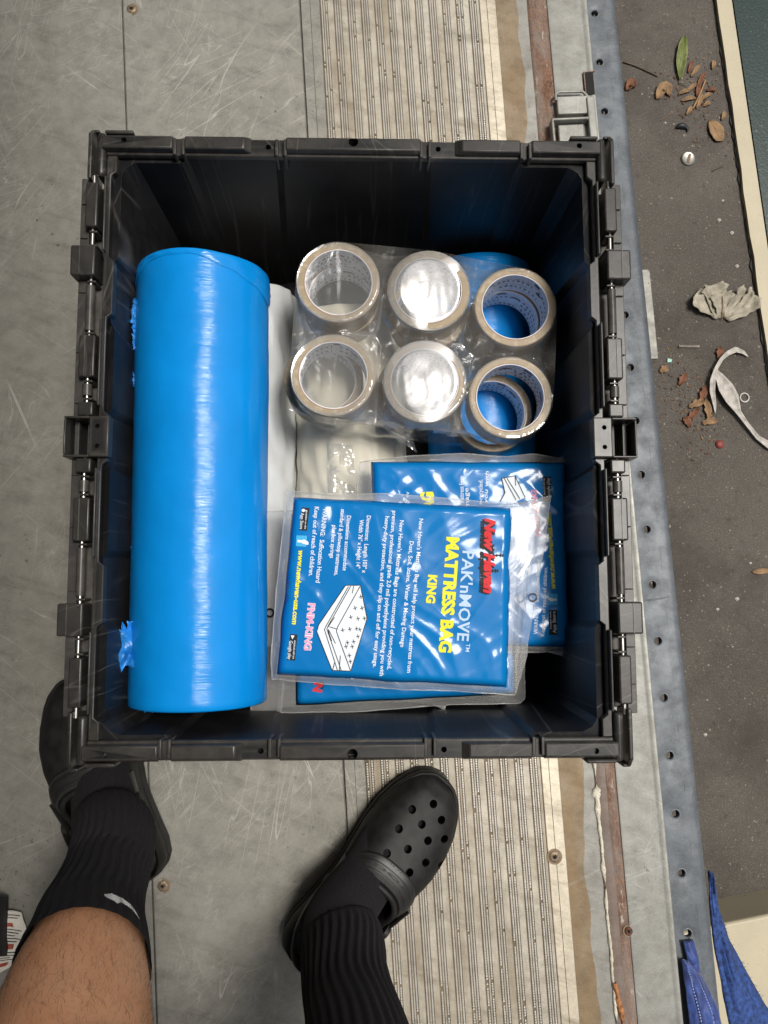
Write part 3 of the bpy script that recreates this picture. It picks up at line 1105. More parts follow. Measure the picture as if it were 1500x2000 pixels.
# long strap-like leaf, looped
def strap_leaf():
    t = empty('strap_leaf', P(1395, 760, GZ), 'long looping pale grey strap leaf with a folded blade on the concrete', 'leaf')
    o = t.location
    def ribbon(name, pts, ws, lift):
        mb = MB()
        n = len(pts)
        P3 = [P(x, y, GZ) - o for x, y in pts]
        def f(u, v):
            x = v * (n - 1)
            i = min(int(x), n - 2)
            c = P3[i].lerp(P3[i + 1], x - i)
            w = lerp(ws[i], ws[i + 1], x - i)
            a_ = P3[max(0, i - 1)]
            b_ = P3[min(n - 1, i + 2)]
            d = (b_ - a_).normalized()
            s = Vector((d.y, -d.x, 0))
            q = (u - 0.5) * 2
            return c + s * q * w + Vector((0, 0, 0.003 + lift * math.sin(math.pi * v) + 0.004 * q * q * w / 0.01 + 0.001 * math.sin(9 * q)))
        mb.grid(f, 6, 40)
        mb.build(name, M['leaf_grey'], t, smooth=60, solid=0.0005)
    ribbon('stalk', [(1460, 698), (1448, 690), (1432, 686), (1415, 694), (1402, 706), (1392, 724), (1386, 745), (1386, 768), (1392, 790), (1396, 808)], [0.001, 0.004, 0.006, 0.005, 0.004, 0.004, 0.006, 0.006, 0.004, 0.001], 0.012)
    ribbon('blade', [(1392, 720), (1402, 738), (1412, 760), (1424, 782), (1438, 808), (1456, 832), (1476, 856), (1500, 872), (1530, 884)], [0.003, 0.010, 0.017, 0.016, 0.006, 0.0045, 0.005, 0.008, 0.004], 0.006)


strap_leaf()
# twigs
for x, pts in enumerate([[(1216, 122), (1240, 130), (1262, 140), (1284, 150)], [(1352, 214), (1364, 190), (1376, 160)], [(1390, 335), (1412, 325)], [(1290, 236), (1308, 224)]]):
    lab = ['thin dark twig reaching from the rail across the concrete', 'short stout tan twig standing out of the leaf pile', 'tiny dark twig near the cream kerb', 'hair thin pale twig below the orange leaf scrap'][x]
    o = P(*pts[0], GZ)
    tw = MB()
    tw.tube([P(a_, b_, GZ) - o + Vector((0, 0, 0.0025)) for a_, b_ in pts], [0.0016, 0.003, 0.0012, 0.0008][x], 6)
    ob = tw.build('twig', M['leaf_tan' if x in (1, 3) else 'twig_brown'], loc=o, smooth=60)
    tag(ob, lab, 'twig')
# bottle cap, ring, rubber scrap, pebbles
o = empty('bottle_cap', P(1343, 311, GZ), 'round silver bottle cap with a dark stripe', 'bottle cap')
m = MB()
m.lathe([(0.0, 0.0045), (0.0115, 0.0045), (0.0135, 0.0052), (0.0152, 0.0042), (0.0158, 0.0)], 28)
m.build('cap_top', M['cap_metal'], o, smooth=40)
m = MB()
m.box((0.001, 0, 0.0051), (0.006, 0.021, 0.0006), Matrix.Rotation(R(-14), 3, 'Z'))
m.build('stripe', M['cap_stripe'], o, smooth=0)
o = P(1453, 777, GZ)
m = MB()
m.tube([Vector((0.0095 * math.cos(2 * math.pi * k / 24), 0.0095 * math.sin(2 * math.pi * k / 24), 0.002)) for k in range(25)], 0.0017, 8, caps=False)
tag(m.build('plastic_ring', M['ring_white'], loc=o, smooth=60), 'small pale plastic ring beside the strap leaf', 'ring')
o = P(1330, 256, GZ)
m = MB()
m.tube([Vector((0.014 * math.cos(t), 0.010 * math.sin(t), 0.003)) for t in [2.6 - 0.3 * k for k in range(11)]], [0.002, 0.004, 0.006, 0.007, 0.007, 0.006, 0.005, 0.004, 0.003, 0.002, 0.001], 8)
tag(m.build('rubber_scrap', M['rubber_dark'], loc=o, smooth=60), 'black curled rubber scrap above the bottle cap', 'scrap')
o = P(1405, 868, GZ)
m = MB()
m.lathe([(0.0, 0.006), (0.005, 0.0055), (0.009, 0.003), (0.0095, 0.0)], 16)
tag(m.build('dried_berry', M['berry_red'], loc=o, smooth=60), 'dull red dried berry on the concrete', 'berry')
o = P(1306, 705, GZ)
m = MB()
m.prism([(-0.004, -0.004), (0.005, -0.003), (0.006, 0.003), (-0.003, 0.005)], 0.0, 0.003)
tag(m.build('glass_chip', M['glass_green'], loc=o, smooth=0), 'bright green glass chip close to the rail', 'chip')
o = P(1345, 677, GZ)
m = MB()
m.box((0, 0, 0.002), (0.045, 0.005, 0.003))
tag(m.build('metal_strip', M['grit_stone'], loc=o, smooth=0), 'short thin grey metal strip below the crumpled leaf', 'strip')
for k, (x, y, s) in enumerate([(1430, 455, 9), (1412, 392, 6), (1405, 430, 9), (1440, 520, 9), (1378, 1435, 8), (1440, 1170, 9), (1466, 1100, 6), (1300, 240, 5), (1402, 1190, 7)]):
    p = P(x, y, GZ)
    m = MB()
    w = s * 0.0005
    m.add([Vector((0, 0, w * 0.8)), Vector((w, 0, 0.0005)), Vector((0.2 * w, w, 0.0005)), Vector((-w * 1.3, 0.3 * w, 0.001)), Vector((-0.2 * w, -w, 0.0005))], [(0, 1, 2), (0, 2, 3), (0, 3, 4), (0, 4, 1)])
    tag(m.build('pebble', M['ring_white'], loc=p, smooth=0), 'pale chip of stone lying loose on the concrete', 'pebble', 'pale chips of stone on the concrete')
#PART2
# ------------------------------------------------------------------ tote crate
CX, CY, RIM = -0.0105, 0.1408, 0.380
crate = empty('tote_crate', (CX, CY, 0), 'open scuffed black plastic tote crate with folded down lids', 'crate')
FLZ = 0.065


def perim(k, inset=0.0):
    """Closed inner outline of the crate at k (0 = under the rim, 1 = floor): panels step in and out at upright creases."""
    W, L = 0.2365 - 0.006 * k - inset, 0.2865 - 0.008 * k - inset
    d1, d2, d3 = 0.0, 0.0035, 0.0065
    pts = []
    def side(e, S, along, sgn, n, xs):
        pass
    sx = [(-0.90, d3), (-0.172 / 0.2365, d3)]
    def wall(half, depth, stops):
        out = []
        for u, d in stops:
            out.append((u, depth - d))
        return out
    A = lerp(0.074, 0.096, k)
    B = lerp(0.168, 0.164, k)
    e = 0.0035
    short = [(-W + 0.02, 0.008), (-B - e, 0.008), (-B + e, 0.0035), (-A - e, 0.0035), (-A + e, 0.0), (A - e, 0.0), (A + e, 0.0035), (B - e, 0.0035), (B + e, 0.008), (W - 0.02, 0.008)]
    C, D, E_ = lerp(0.026, 0.040, k), lerp(0.111, 0.100, k), lerp(0.178, 0.195, k)
    long_ = [(-L + 0.02, 0.006), (-E_ - e, 0.006), (-E_ + e, 0.0), (-D - e, 0.0), (-D + e, 0.004), (-C - e, 0.004), (-C + e, 0.0), (C - e, 0.0), (C + e, 0.004), (D - e, 0.004), (D + e, 0.0), (E_ - e, 0.0), (E_ + e, 0.006), (L - 0.02, 0.006)]
    pts += [(u, L - d) for u, d in short]
    pts += [(W - 0.010, L - 0.013)]
    pts += [(W - d, -v) for v, d in long_]
    pts += [(W - 0.010, -L + 0.013)]
    pts += [(-u, -L + d) for u, d in short]
    pts += [(-W + 0.010, -L + 0.013)]
    pts += [(-W + d, v) for v, d in long_]
    pts += [(-W + 0.010, L - 0.013)]
    return pts


mb = MB()
rings = []
for k, z in ((0.0, 0.368), (0.06, 0.35), (0.35, 0.26), (0.7, 0.155), (0.97, FLZ + 0.012), (1.0, FLZ)):
    rings.append([(x, y, z) for x, y in perim(k)])
rings[0] = [(x, y, 0.3654) for x, y in perim(0.0)]
n_ = len(rings[0])
outer = []
for z, off in ((0.02, -0.012), (0.02, -0.0035), (0.352, -0.0035)):
    outer.append([(x, y, z) for x, y in perim(1.0 - (z - 0.02) / 0.34 if z > 0.1 else 1.0, off)])
mb.loft(rings, closed=True, cap1=True)
mb.loft(outer, closed=True, cap0=True)
mb.loft([[(x, y, 0.3655) for x, y in perim(0.0)], [(max(-0.2440, min(0.2440, x * 1.12)), max(-0.2990, min(0.2990, y * 1.12)), 0.3590) for x, y in perim(0.0)]], closed=True)
mb.build('crate_wall', M['plastic'], crate, smooth=12)
# wear along the upright creases
# ---- rim of the two short sides: raised blocks, slots and drilled lands
IN_L, OUT_L = 0.2845, 0.3015
for sg in (1, -1):
    land = MB()
    y0, y1 = (IN_L - 0.002) * sg, (OUT_L - 0.001) * sg
    ys = (min(y0, y1), max(y0, y1))
    land.span(-0.2435, 0.2435, ys[0], ys[1], 0.3655, 0.3725)
    lo_ = land.build('rim_land', M['plastic_rim'], crate, bevel=0.0012)
    cb = MB()
    for u in (-0.0845, 0.0845):
        cb.rod(u, 0.2925 * sg, 0.0027, 0.35, 0.39)
    cb.box((0.0, 0.2945 * sg, 0.37), (0.0102, 0.0082, 0.05))
    cut(lo_, cb)
    # blocks: (u0, u1); trapezoid ends
    for u0, u1, ta, tb in ((-0.0675, 0.0675, 0.0, 0.0), (-0.1665, -0.1005, 0.0, 0.006), (0.1005, 0.1665, 0.006, 0.0), (-0.2470, -0.1765, 0.0, 0.0), (0.1765, 0.2470, 0.0, 0.0)):
        b_ = MB()
        z0, z1 = 0.3726, RIM
        yi, yo = (IN_L + 0.0005) * sg, OUT_L * sg
        vs = [(u0, yi, z0), (u1, yi, z0), (u1, yo, z0), (u0, yo, z0),
              (u0 + ta + 0.001, yi + 0.001 * sg, z1), (u1 - tb - 0.001, yi + 0.001 * sg, z1), (u1 - tb - 0.001, yo - 0.003 * sg, z1), (u0 + ta + 0.001, yo - 0.003 * sg, z1)]
        b_.add(vs, [(3, 2, 1, 0), (4, 5, 6, 7), (0, 1, 5, 4), (1, 2, 6, 5), (2, 3, 7, 6), (3, 0, 4, 7)])
        ob = b_.build('rim_block', M['plastic_rim'], crate, bevel=0.0013, segs=2)
        ch = MB()
        if u0 < 0 < u1:
            ch.rod(0.0, 0.2945 * sg, 0.0048, 0.36, 0.39)
            cut(ob, ch)
        elif abs(u1) > 0.2 or abs(u0) > 0.2:
            ch.rod(math.copysign(0.2245, u0), 0.2935 * sg, 0.0027, 0.374, 0.39)
            cut(ob, ch)
    # slot posts that dip into the wall
    for u in (-0.1715, -0.0715, 0.0715, 0.1715):
        for du, w in ((-0.0042, 0.0016), (0.0042, 0.0016)):
            pmb = MB()
            pmb.span(u + du - w, u + du + w, min((IN_L - 0.004) * sg, (OUT_L - 0.004) * sg), max((IN_L - 0.004) * sg, (OUT_L - 0.004) * sg), 0.352, 0.3785)
            pmb.build('slot_post', M['plastic_rim'], crate, bevel=0.0008)
    # outer skirt of the rim and corner lips
    so = MB()
    so.span(-0.247, 0.247, min(0.2975 * sg, 0.3003 * sg), max(0.2975 * sg, 0.3003 * sg), 0.325, 0.3650)
    so.build('rim_skirt', M['plastic'], crate, bevel=0.001)
    for su in (-1, 1):
        lp = MB()
        lp.span(min(su * 0.2160, su * 0.2440), max(su * 0.2160, su * 0.2440), min(0.3015 * sg, 0.3052 * sg), max(0.3015 * sg, 0.3052 * sg), 0.352, 0.3785)
        lp.build('corner_lip', M['plastic_rim'], crate, bevel=0.0015)

# ---- rim of the two long sides: flat ledge with tabs, trench, corner pieces
for su in (-1, 1):
    def X(a, b):
        return min(su * a, su * b), max(su * a, su * b)
    led = MB()
    poly = []
    inner_u, tab_u = 0.2385, 0.2335
    prof = [(-0.2825, tab_u)]
    for a, b in ((-0.2825, -0.262), (-0.179, -0.118), (-0.026, 0.026), (0.118, 0.179), (0.262, 0.2825)):
        if a > -0.28:
            prof += [(a, inner_u), (a + 0.004, tab_u)]
        if b < 0.28:
            prof += [(b - 0.004, tab_u), (b, inner_u)]
    prof.append((0.2825, tab_u))
    poly = [(u * su, v) for v, u in prof] + [(0.2432 * su, 0.2825), (0.2432 * su, -0.2825)]
    led.prism(poly, 0.3600, 0.3712)
    led.build('rim_ledge', M['plastic_rim'], crate, bevel=0.0010)
    for v0, v1 in ((-0.258, -0.183), (-0.114, -0.030), (0.030, 0.114), (0.183, 0.258)):
        rd = MB()
        rd.span(*X(0.2408, 0.2430), v0, v1, 0.3714, 0.3785)
        rd.build('ledge_ridge', M['plastic_rim'], crate, bevel=0.0009)
    tr = MB()
    tr.span(*X(0.2434, 0.2595), -0.258, 0.258, 0.340, 0.3520)
    tr.build('hinge_trench', M['plastic'], crate)
    for sv in (-1, 1):
        cr = MB()
        cr.span(*X(0.2433, 0.2520), min(sv * 0.2590, sv * 0.3040), max(sv * 0.2590, sv * 0.3040), 0.345, 0.3775)
        cr.build('corner_post', M['plastic_rim'], crate, bevel=0.004, segs=4)
    # latch block in the middle of the side, with its open pocket
    la = MB()
    la.span(*X(0.2305, 0.2490), -0.0195, 0.0195, 0.366, 0.3790)
    lo_ = la.build('latch_block', M['plastic_rim'], crate, bevel=0.0013)
    cb = MB()
    for v in (-0.0095, 0.0095):
        cb.rod(su * 0.2412, v, 0.0023, 0.369, 0.39)
    cut(lo_, cb)
    pk = MB()
    for v in (-0.0186, 0.0186):
        pk.span(*X(0.2493, 0.2735), v - 0.0011, v + 0.0011, 0.335, 0.3775)
    pk.span(*X(0.2713, 0.2735), -0.0172, 0.0172, 0.335, 0.3775)
    pk.span(*X(0.2493, 0.2710), -0.0172, 0.0172, 0.330, 0.3345)
    pk.build('latch_pocket', M['plastic_rim'], crate, bevel=0.0009)
    # lid, folded right down outside the wall
    lid = MB()
    lid.span(*X(0.2650, 0.2695), -0.262, 0.262, 0.150, 0.3600)
    lid.span(*X(0.2605, 0.2695), -0.262, -0.0200, 0.3602, 0.3645)
    lid.span(*X(0.2605, 0.2695), 0.0200, 0.262, 0.3602, 0.3645)
    for v in (-0.235, -0.20, -0.145, -0.085, -0.035, 0.035, 0.085, 0.145, 0.20, 0.235):
        lid.span(*X(0.2615, 0.2685), v - 0.0006, v + 0.0006, 0.3646, 0.3668)
    lid_o = lid.build('lid', M['plastic'] if su < 0 else M['plastic_rim'], crate, bevel=0.0012)
    hp = MB()
    hp.tube([(su * 0.2555, -0.262, 0.3690), (su * 0.2555, -0.0195, 0.3690)], 0.0019, 10)
    hp.tube([(su * 0.2555, 0.0195, 0.3690), (su * 0.2555, 0.262, 0.3690)], 0.0019, 10)
    hp.build('hinge_pin', M['pin_metal'], crate, smooth=60)
    for sv in (-1, 1):
        def V(a, b):
            return min(sv * a, sv * b), max(sv * a, sv * b)
        # wide blocks of the lid and narrow ones of the crate along the pin
        for (v0, v1, u0, u1, zt, nm) in ((0.157, 0.187, 0.2490, 0.2725, 0.3795, 'hinge_block'), (0.058, 0.099, 0.2470, 0.2625, 0.3765, 'hinge_block'),
                                         (0.0205, 0.034, 0.2475, 0.2620, 0.3755, 'hinge_block'), (0.207, 0.252, 0.2490, 0.2610, 0.3770, 'corner_hinge')):
            hb_ = MB()
            y0, y1 = V(v0, v1)
            x0, x1 = X(u0, u1)
            hb_.span(x0, x1, y0, y1, 0.3535, zt)
            hb_.build(nm, M['plastic_rim'], crate, bevel=0.0017, segs=3)
            if nm == 'hinge_block' and v1 - v0 > 0.02:
                rb_ = MB()
                xm = su * lerp(u0, u1, 0.62)
                rb_.span(xm - 0.0004, xm + 0.0004, y0 + 0.001, y1 - 0.001, zt, zt + 0.0007)
                rb_.build('moulded_line', M['plastic_rim'], crate, smooth=0)
        for v0, v1, rr in ((0.105, 0.150, 0.0042), (0.041, 0.052, 0.0046)):
            kn_ = MB()
            kn_.tube([(su * 0.2555, sv * v0, 0.3690), (su * 0.2555, sv * v1, 0.3690)], rr, 14)
            kn_.build('hinge_knuckle', M['plastic_rim'], crate, smooth=50)
        for v in (0.0375, 0.0548, 0.102, 0.1535, 0.190, 0.204):
            cl_ = MB()
            cl_.span(*X(0.2500, 0.2582), *V(v - 0.0011, v + 0.0011), 0.3535, 0.3722)
            cl_.build('pin_clip', M['plastic_rim'], crate, bevel=0.0007)
        # end arm: a thin upright plate with a rounded end and a gap to the rim
        am = MB()
        pts = [(0.256, 0.3440), (0.310, 0.3440), (0.312, 0.356), (0.3095, 0.370), (0.302, 0.3775), (0.256, 0.3775)]
        x0, x1 = X(0.2560, 0.2600)
        vs = [(x0, sv * v, z) for v, z in pts] + [(x1, sv * v, z) for v, z in pts]
        k6 = len(pts)
        am.add(vs, [tuple(range(k6)), tuple(range(2 * k6 - 1, k6 - 1, -1))] + [(i, (i + 1) % k6, k6 + (i + 1) % k6, k6 + i) for i in range(k6)])
        am.span(*X(0.2522, 0.2598), *V(0.3075, 0.3105), 0.345, 0.3695)
        am.build('end_arm', M['plastic_rim'], crate, bevel=0.0012, segs=3)

# ------------------------------------------------------------------ rolls lying in the crate
def roll(name, label, cx, y0, y1, cz, r, mat, seed, cat='film roll', core=True, wob=0.0008, crs=0.0):
    t = empty(name, (cx, (y0 + y1) / 2, cz), label, cat)
    h = (y1 - y0) / 2
    mb = MB()
    NS, NL = 96, 80
    def pt(th, s, rr):
        return Vector((rr * math.cos(th), s, rr * math.sin(th)))
    rings = []
    stops = [(-h, r * 0.50), (-h, r - 0.004)] + [(-h + 0.0005, r - 0.0015)]
    for i in range(NL + 1):
        stops.append((lerp(-h + 0.002, h - 0.002, i / NL), r))
    stops += [(h - 0.0005, r - 0.0015), (h, r - 0.004), (h, r * 0.50)]
    for s, rr in stops:
        ring = []
        for k in range(NS):
            th = 2 * math.pi * k / NS
            d = 0.0
            if rr > r * 0.8:
                d = crs * (1 - 2.4 * abs(noise.noise(Vector((math.cos(th) * 3 + s * 12, s * 16, math.sin(th) * 3 + seed))))) + wob * noise.noise(Vector((math.cos(th) * 1.5, s * 14, math.sin(th) * 1.5 + seed))) + 0.5 * wob * noise.noise(Vector((math.cos(th) * 5, s * 70, math.sin(th) * 5 + seed)))
            ring.append(pt(th, s, rr + d))
        rings.append(ring)
    mb.loft(rings)
    mb.build('film_winding', M[mat], t, smooth=60)
    if core:
        cm = MB()
        for sg in (-1, 1):
            rr = [[pt(2 * math.pi * k / 40, sg * y, q) for k in range(40)] for q, y in ((r * 0.50, h - 0.03), (r * 0.50, h + 0.0012), (r * 0.42, h + 0.0012), (r * 0.42, h - 0.10))]
            cm.loft(rr)
        cm.build('core_tube', M['cardboard'], t, smooth=40)
    return t, pt, h


BR, BZ = 0.0705, 0.281
bx = (P(275, 545, BZ).x + P(527, 545, BZ).x) / 2
by1, by0 = P(400, 487, BZ + BR * 0.97).y, P(388, 1393, BZ + BR * 0.97).y
big, bpt, bh = roll('stretch_film_roll', 'big bright blue stretch film roll lying along the hinged side of the crate', bx, by0, by1, BZ, BR, 'blue_film', 1)
big.rotation_euler = (0, 0, R(0.35))
# loose turn of film near the far end
lw_ = MB()
rings = []
for i in range(81):
    th = lerp(R(-10), R(190), i / 80)
    s0 = bh - 0.002 - 0.003 * math.sin(th * 2 + 1)
    w = 0.018 + 0.012 * math.cos(th * 1.5 + 0.4) + 0.003 * noise.noise(Vector((th * 3, 0, 0)))
    row = []
    for j in range(9):
        q = j / 8
        rr = BR + 0.0008 + 0.0030 * abs(noise.noise(Vector((th * 4, q * 5, 2)))) * (1 - abs(2 * q - 1)) + (-0.0004 if j in (0, 8) else 0)
        row.append(bpt(th, s0 - q * w, rr))
    rings.append(row)
lw_.loft(rings, closed=False)
lw_.build('loose_film_turn', M['blue_film'], big, smooth=60)


def torn(px, py, z, sx, sy, seed, parent, tilt=40, mat='blue_flap'):
    """A crumpled torn flap of film."""
    c = P(px, py, z) - parent.location
    mb = MB()
    rt = Matrix.Rotation(R(tilt), 3, 'Y')
    def f(u, v):
        edge = 1 - 0.45 * noise.noise(Vector((u * 5, v * 5, seed + 9.0))) * (abs(2 * v - 1) + abs(2 * u - 1))
        x = (u - 0.5) * sx * edge
        y = (v - 0.5) * sy * edge
        z_ = 0.45 * sx * noise.noise(Vector((u * 2.2, v * 2.2 * sy / sx, seed))) + 0.05 * sx * noise.noise(Vector((u * 9, v * 9, seed)))
        return c + rt @ Vector((x, y, z_))
    mb.grid(f, 14, 18)
    return mb.build('torn_flap', M[mat], parent, smooth=70, solid=0.0003)


rng = random.Random(3)
torn(247, 1264, 0.322, 0.026, 0.040, 4, big, 35)
torn(262, 1235, 0.318, 0.014, 0.024, 8, big, 30)
torn(266, 1082, 0.312, 0.008, 0.014, 2, big, 30)
for y, w, h_ in ((600, 0.006, 0.012), (620, 0.007, 0.016), (646, 0.005, 0.012), (668, 0.005, 0.010), (742, 0.005, 0.010), (745, 0.003, 0.008), (980, 0.003, 0.008), (1018, 0.003, 0.014), (1050, 0.004, 0.012), (1112, 0.005, 0.012), (1140, 0.004, 0.016), (1170, 0.003, 0.012)):
    torn(lerp(276, 268, (y - 600) / 600) - 5, y, 0.306, w * 1.8, h_ * 1.5, y, big, 30)
strand = MB()
strand.tube([P(274, 1150, 0.308) - big.location, P(268, 1190, 0.309) - big.location, P(262, 1230, 0.318) - big.location], 0.0006, 5)
strand.build('torn_strand', M['blue_flap'], big, smooth=60)
# frayed short end
for x, y in ((272, 1376), (290, 1384), (308, 1384)):
    torn(x, y, 0.302, 0.012, 0.006, x, big, -10)

RZ3, R3 = FLZ + 0.0685, 0.0680
wx = P(580, 800, RZ3).x - R3
wyt = P(555, 585, RZ3).y
roll('white_film_roll', 'frosty white film roll half hidden beside the big blue roll', wx, wyt - 0.44, wyt, RZ3, R3, 'white_film', 2, wob=0.003, crs=0.0032)
ix = wx + 2 * R3 + 0.0012
iv, ipt, ih = roll('ivory_film_roll', 'ivory white film roll under the tape rolls with a clear glossy patch', ix, wyt - 0.455, wyt - 0.03, RZ3, R3, 'ivory_film', 3, wob=0.0035, crs=0.0036)
b2x = (P(835, 880, RZ3).x + P(1045, 880, RZ3).x) / 2
b2y = P(940, 490, RZ3 + R3).y
r2, _, _ = roll('blue_film_roll', 'blue stretch film roll lying underneath the tape rolls and the mattress bags', b2x, b2y - 0.46, b2y, RZ3, R3, 'blue_film', 4)
# clear patch stuck on the ivory roll
cp = MB()
pcs = [P(640, 865, RZ3 + R3), P(691, 868, RZ3 + R3), P(694, 966, RZ3 + R3), P(640, 962, RZ3 + R3)]
def fpatch(u, v):
    p = pcs[0].lerp(pcs[1], u).lerp(pcs[3].lerp(pcs[2], u), v)
    dx = p.x - ix
    p.z = RZ3 + math.sqrt(max(0.0, (R3 + 0.003) ** 2 - dx * dx)) + 0.003 * noise.noise(Vector((u * 3, v * 5, 4))) + 0.0012 * noise.noise(Vector((u * 8, v * 14, 4)))
    return p - iv.location
cp.grid(fpatch, 24, 36)
cp.build('clear_patch', M['sleeve_film'], iv, smooth=70)

# ------------------------------------------------------------------ rolls of packing tape in shrink film
def text_mesh(s, size=1.0, bold=0.0, shear=0.0, align='LEFT', spacing=1.0):
    cu = bpy.data.curves.new('print', 'FONT')
    cu.body = s
    cu.size = size
    cu.shear = shear
    cu.align_x = align
    cu.space_character = spacing
    cu.resolution_u = 2
    cu.offset = bold
    o = bpy.data.objects.new('print', cu)
    COL.objects.link(o)
    bpy.context.view_layer.update()
    me = bpy.data.meshes.new_from_object(o.evaluated_get(bpy.context.evaluated_depsgraph_get()))
    vs = [v.co.copy() for v in me.vertices]
    fs = [tuple(p.vertices) for p in me.polygons]
    bpy.data.objects.remove(o)
    bpy.data.curves.remove(cu)
    bpy.data.meshes.remove(me)
    return vs, fs


TR, TI, TH = 0.0452, 0.0368, 0.040
T_TOP = 0.286
word = text_mesh('intertape', 0.0074, 0.00020, 0, 'LEFT', 1.7)
small = text_mesh('polymer adhesive tape  made in the', 0.0030, 0.0, 0, 'LEFT', 1.25)
core_word = {}


def core_print(rows, mats, seed):
    """Printing on the inside of the core, wrapped round it."""
    rr = random.Random(seed)
    out = []
    RI = TI - 0.0009
    def wrap(vs, th0, z0):
        return [(RI * math.cos(th0 + v.x / RI), RI * math.sin(th0 + v.x / RI), z0 - v.y) for v in vs]
    mg, mbn, mn = MB(), MB(), MB()
    for z0, kind, n in rows:
        off = rr.uniform(0, 1.0)
        for k in range(n):
            th = off + 2 * math.pi * k / n
            if kind == 'word':
                mg.add(wrap(word[0], th, z0), word[1])
            elif kind == 'small':
                mg.add(wrap(small[0], th, z0), small[1])
            elif kind == 'block':
                vs = [Vector((x, y, 0)) for y in (0, 0.0038) for x in [0.0105 * q / 4 for q in range(5)]]
                mbn.add(wrap(vs, th, z0), [(q, q + 1, q + 6, q + 5) for q in range(4)])
            elif kind == 'oval':
                vs = [Vector((0.0045 * math.cos(t), 0.0022 * math.sin(t), 0)) for t in [2 * math.pi * q / 12 for q in range(12)]]
                mn.add(wrap(vs, th, z0), [tuple(range(12))])
    for mbx, mat in ((mg, 'print_grey'), (mbn, 'print_brown'), (mn, 'print_navy')):
        if mbx.v:
            out.append((mbx, mat))
    return out


def tape(px, py, top, label, rows, seed, tilt=(0, 0), group=None):
    c = P(px, py, top)
    t = empty('tape_roll', (c.x, c.y, top - TH), label, 'tape roll', group)
    t.rotation_euler = (R(tilt[0]), R(tilt[1]), seed * 0.7)
    w = MB()
    w.lathe([(TI + 0.0012, TH), (TR - 0.0008, TH), (TR, TH - 0.0008), (TR, 0.0008), (TR - 0.0008, 0), (TI + 0.0012, 0)], 72, closed=True)
    w.build('tape_winding', M['tape_winding'], t, smooth=40)
    b_ = MB()
    b_.lathe([(TI + 0.0010, TH + 0.0003), (TI + 0.0010, -0.0003), (TI + 0.00035, -0.0003), (TI + 0.00035, TH + 0.0003)], 64, closed=True)
    b_.build('core_ring', M['cardboard'], t, smooth=40)
    cr = MB()
    cr.lathe([(TI + 0.0003, TH + 0.0002), (TI + 0.0003, -0.0002), (TI - 0.0005, -0.0002), (TI - 0.0005, TH + 0.0002)], 64, closed=True)
    co = cr.build('paper_core', M['paper_core'], t, smooth=40)
    for mbx, mat in core_print(rows, None, seed):
        mbx.build('core_print', M[mat], co, smooth=0)
    return t


ROWS_A = [(TH - 0.004, 'block', 3), (TH - 0.007, 'small', 3), (TH - 0.0115, 'block', 4), (TH - 0.013, 'word', 4), (TH - 0.021, 'word', 3), (TH - 0.027, 'small', 3), (TH - 0.033, 'word', 4)]
ROWS_B = [(TH - 0.005, 'oval', 4), (TH - 0.009, 'small', 3), (TH - 0.012, 'word', 4), (TH - 0.017, 'oval', 3), (TH - 0.021, 'small', 3), (TH - 0.026, 'word', 4), (TH - 0.033, 'small', 3)]
tapes_top = [
    (660, 551, 'brown edged tape roll at the far corner of the pack, beside the big blue roll', ROWS_A, 1),
    (838, 568, 'tape roll in the middle of the far row, glaring white under the film', ROWS_A, 2),
    (1007, 601, 'tape roll showing blue film through it, nearest the crate latch side and far end', ROWS_B, 3),
    (650, 733, 'tape roll with dark oval stamps inside, above the ivory roll', ROWS_B, 4),
    (830, 745, 'tape roll in the middle of the near row, full of silvery glare', ROWS_A, 5),
    (999, 776, 'tape roll with a yellowish glint, just above the rear mattress bag', ROWS_A, 6)]
tilts = [(1.0, 0.8), (-1.5, 1.0), (0.5, 1.5), (0.5, -0.8), (-0.6, 0.6), (1.4, 1.2)]
for (x, y, lab, rows, sd), tl in zip(tapes_top, tilts):
    tape(x, y, T_TOP, lab, rows, sd, tl)
low = [(632, 741, 'lower tape roll poking out beside the roll with oval stamps', 11), (666, 580, 'lower tape roll hidden below the far corner roll', 12), (838, 606, 'lower tape roll hidden below the white glaring roll', 13),
       (989, 629, 'lower tape roll below the roll showing blue film', 14), (812, 765, 'lower tape roll hidden below the silvery glaring roll', 15), (962, 806, 'lower tape roll peeping out above the rear mattress bag', 16)]
for x, y, lab, sd in low:
    tape(x, y, T_TOP - TH - 0.002, lab, ROWS_A, sd)

# shrink film: bridges the gaps between the rolls, hugs the outside
sf = empty('shrink_film', (0.07, 0.28, T_TOP), 'crinkled clear shrink film stretched round the pack of tape rolls', 'shrink film')
tc_ = [P(x, y, T_TOP) for x, y, *_ in tapes_top]
import itertools
def hull(pts):
    pts = sorted((p[0], p[1]) for p in pts)
    def half(ps):
        h = []
        for p in ps:
            while len(h) > 1 and (h[-1][0] - h[-2][0]) * (p[1] - h[-2][1]) - (h[-1][1] - h[-2][1]) * (p[0] - h[-2][0]) <= 0:
                h.pop()
            h.append(p)
        return h[:-1]
    return half(pts) + half(pts[::-1])
circ = [(c.x + (TR + 0.0012) * math.cos(t), c.y + (TR + 0.0012) * math.sin(t)) for c in tc_ for t in [2 * math.pi * k / 48 for k in range(48)]]
H = hull(circ)
def inside(p):
    for (x0, y0), (x1, y1) in zip(H, H[1:] + H[:1]):
        if (x1 - x0) * (p[1] - y0) - (y1 - y0) * (p[0] - x0) < 0:
            return False
    return True
mb = MB()
x0, x1 = min(p[0] for p in H), max(p[0] for p in H)
y0, y1 = min(p[1] for p in H), max(p[1] for p in H)
NX_, NY_ = 150, 110
idx = {}
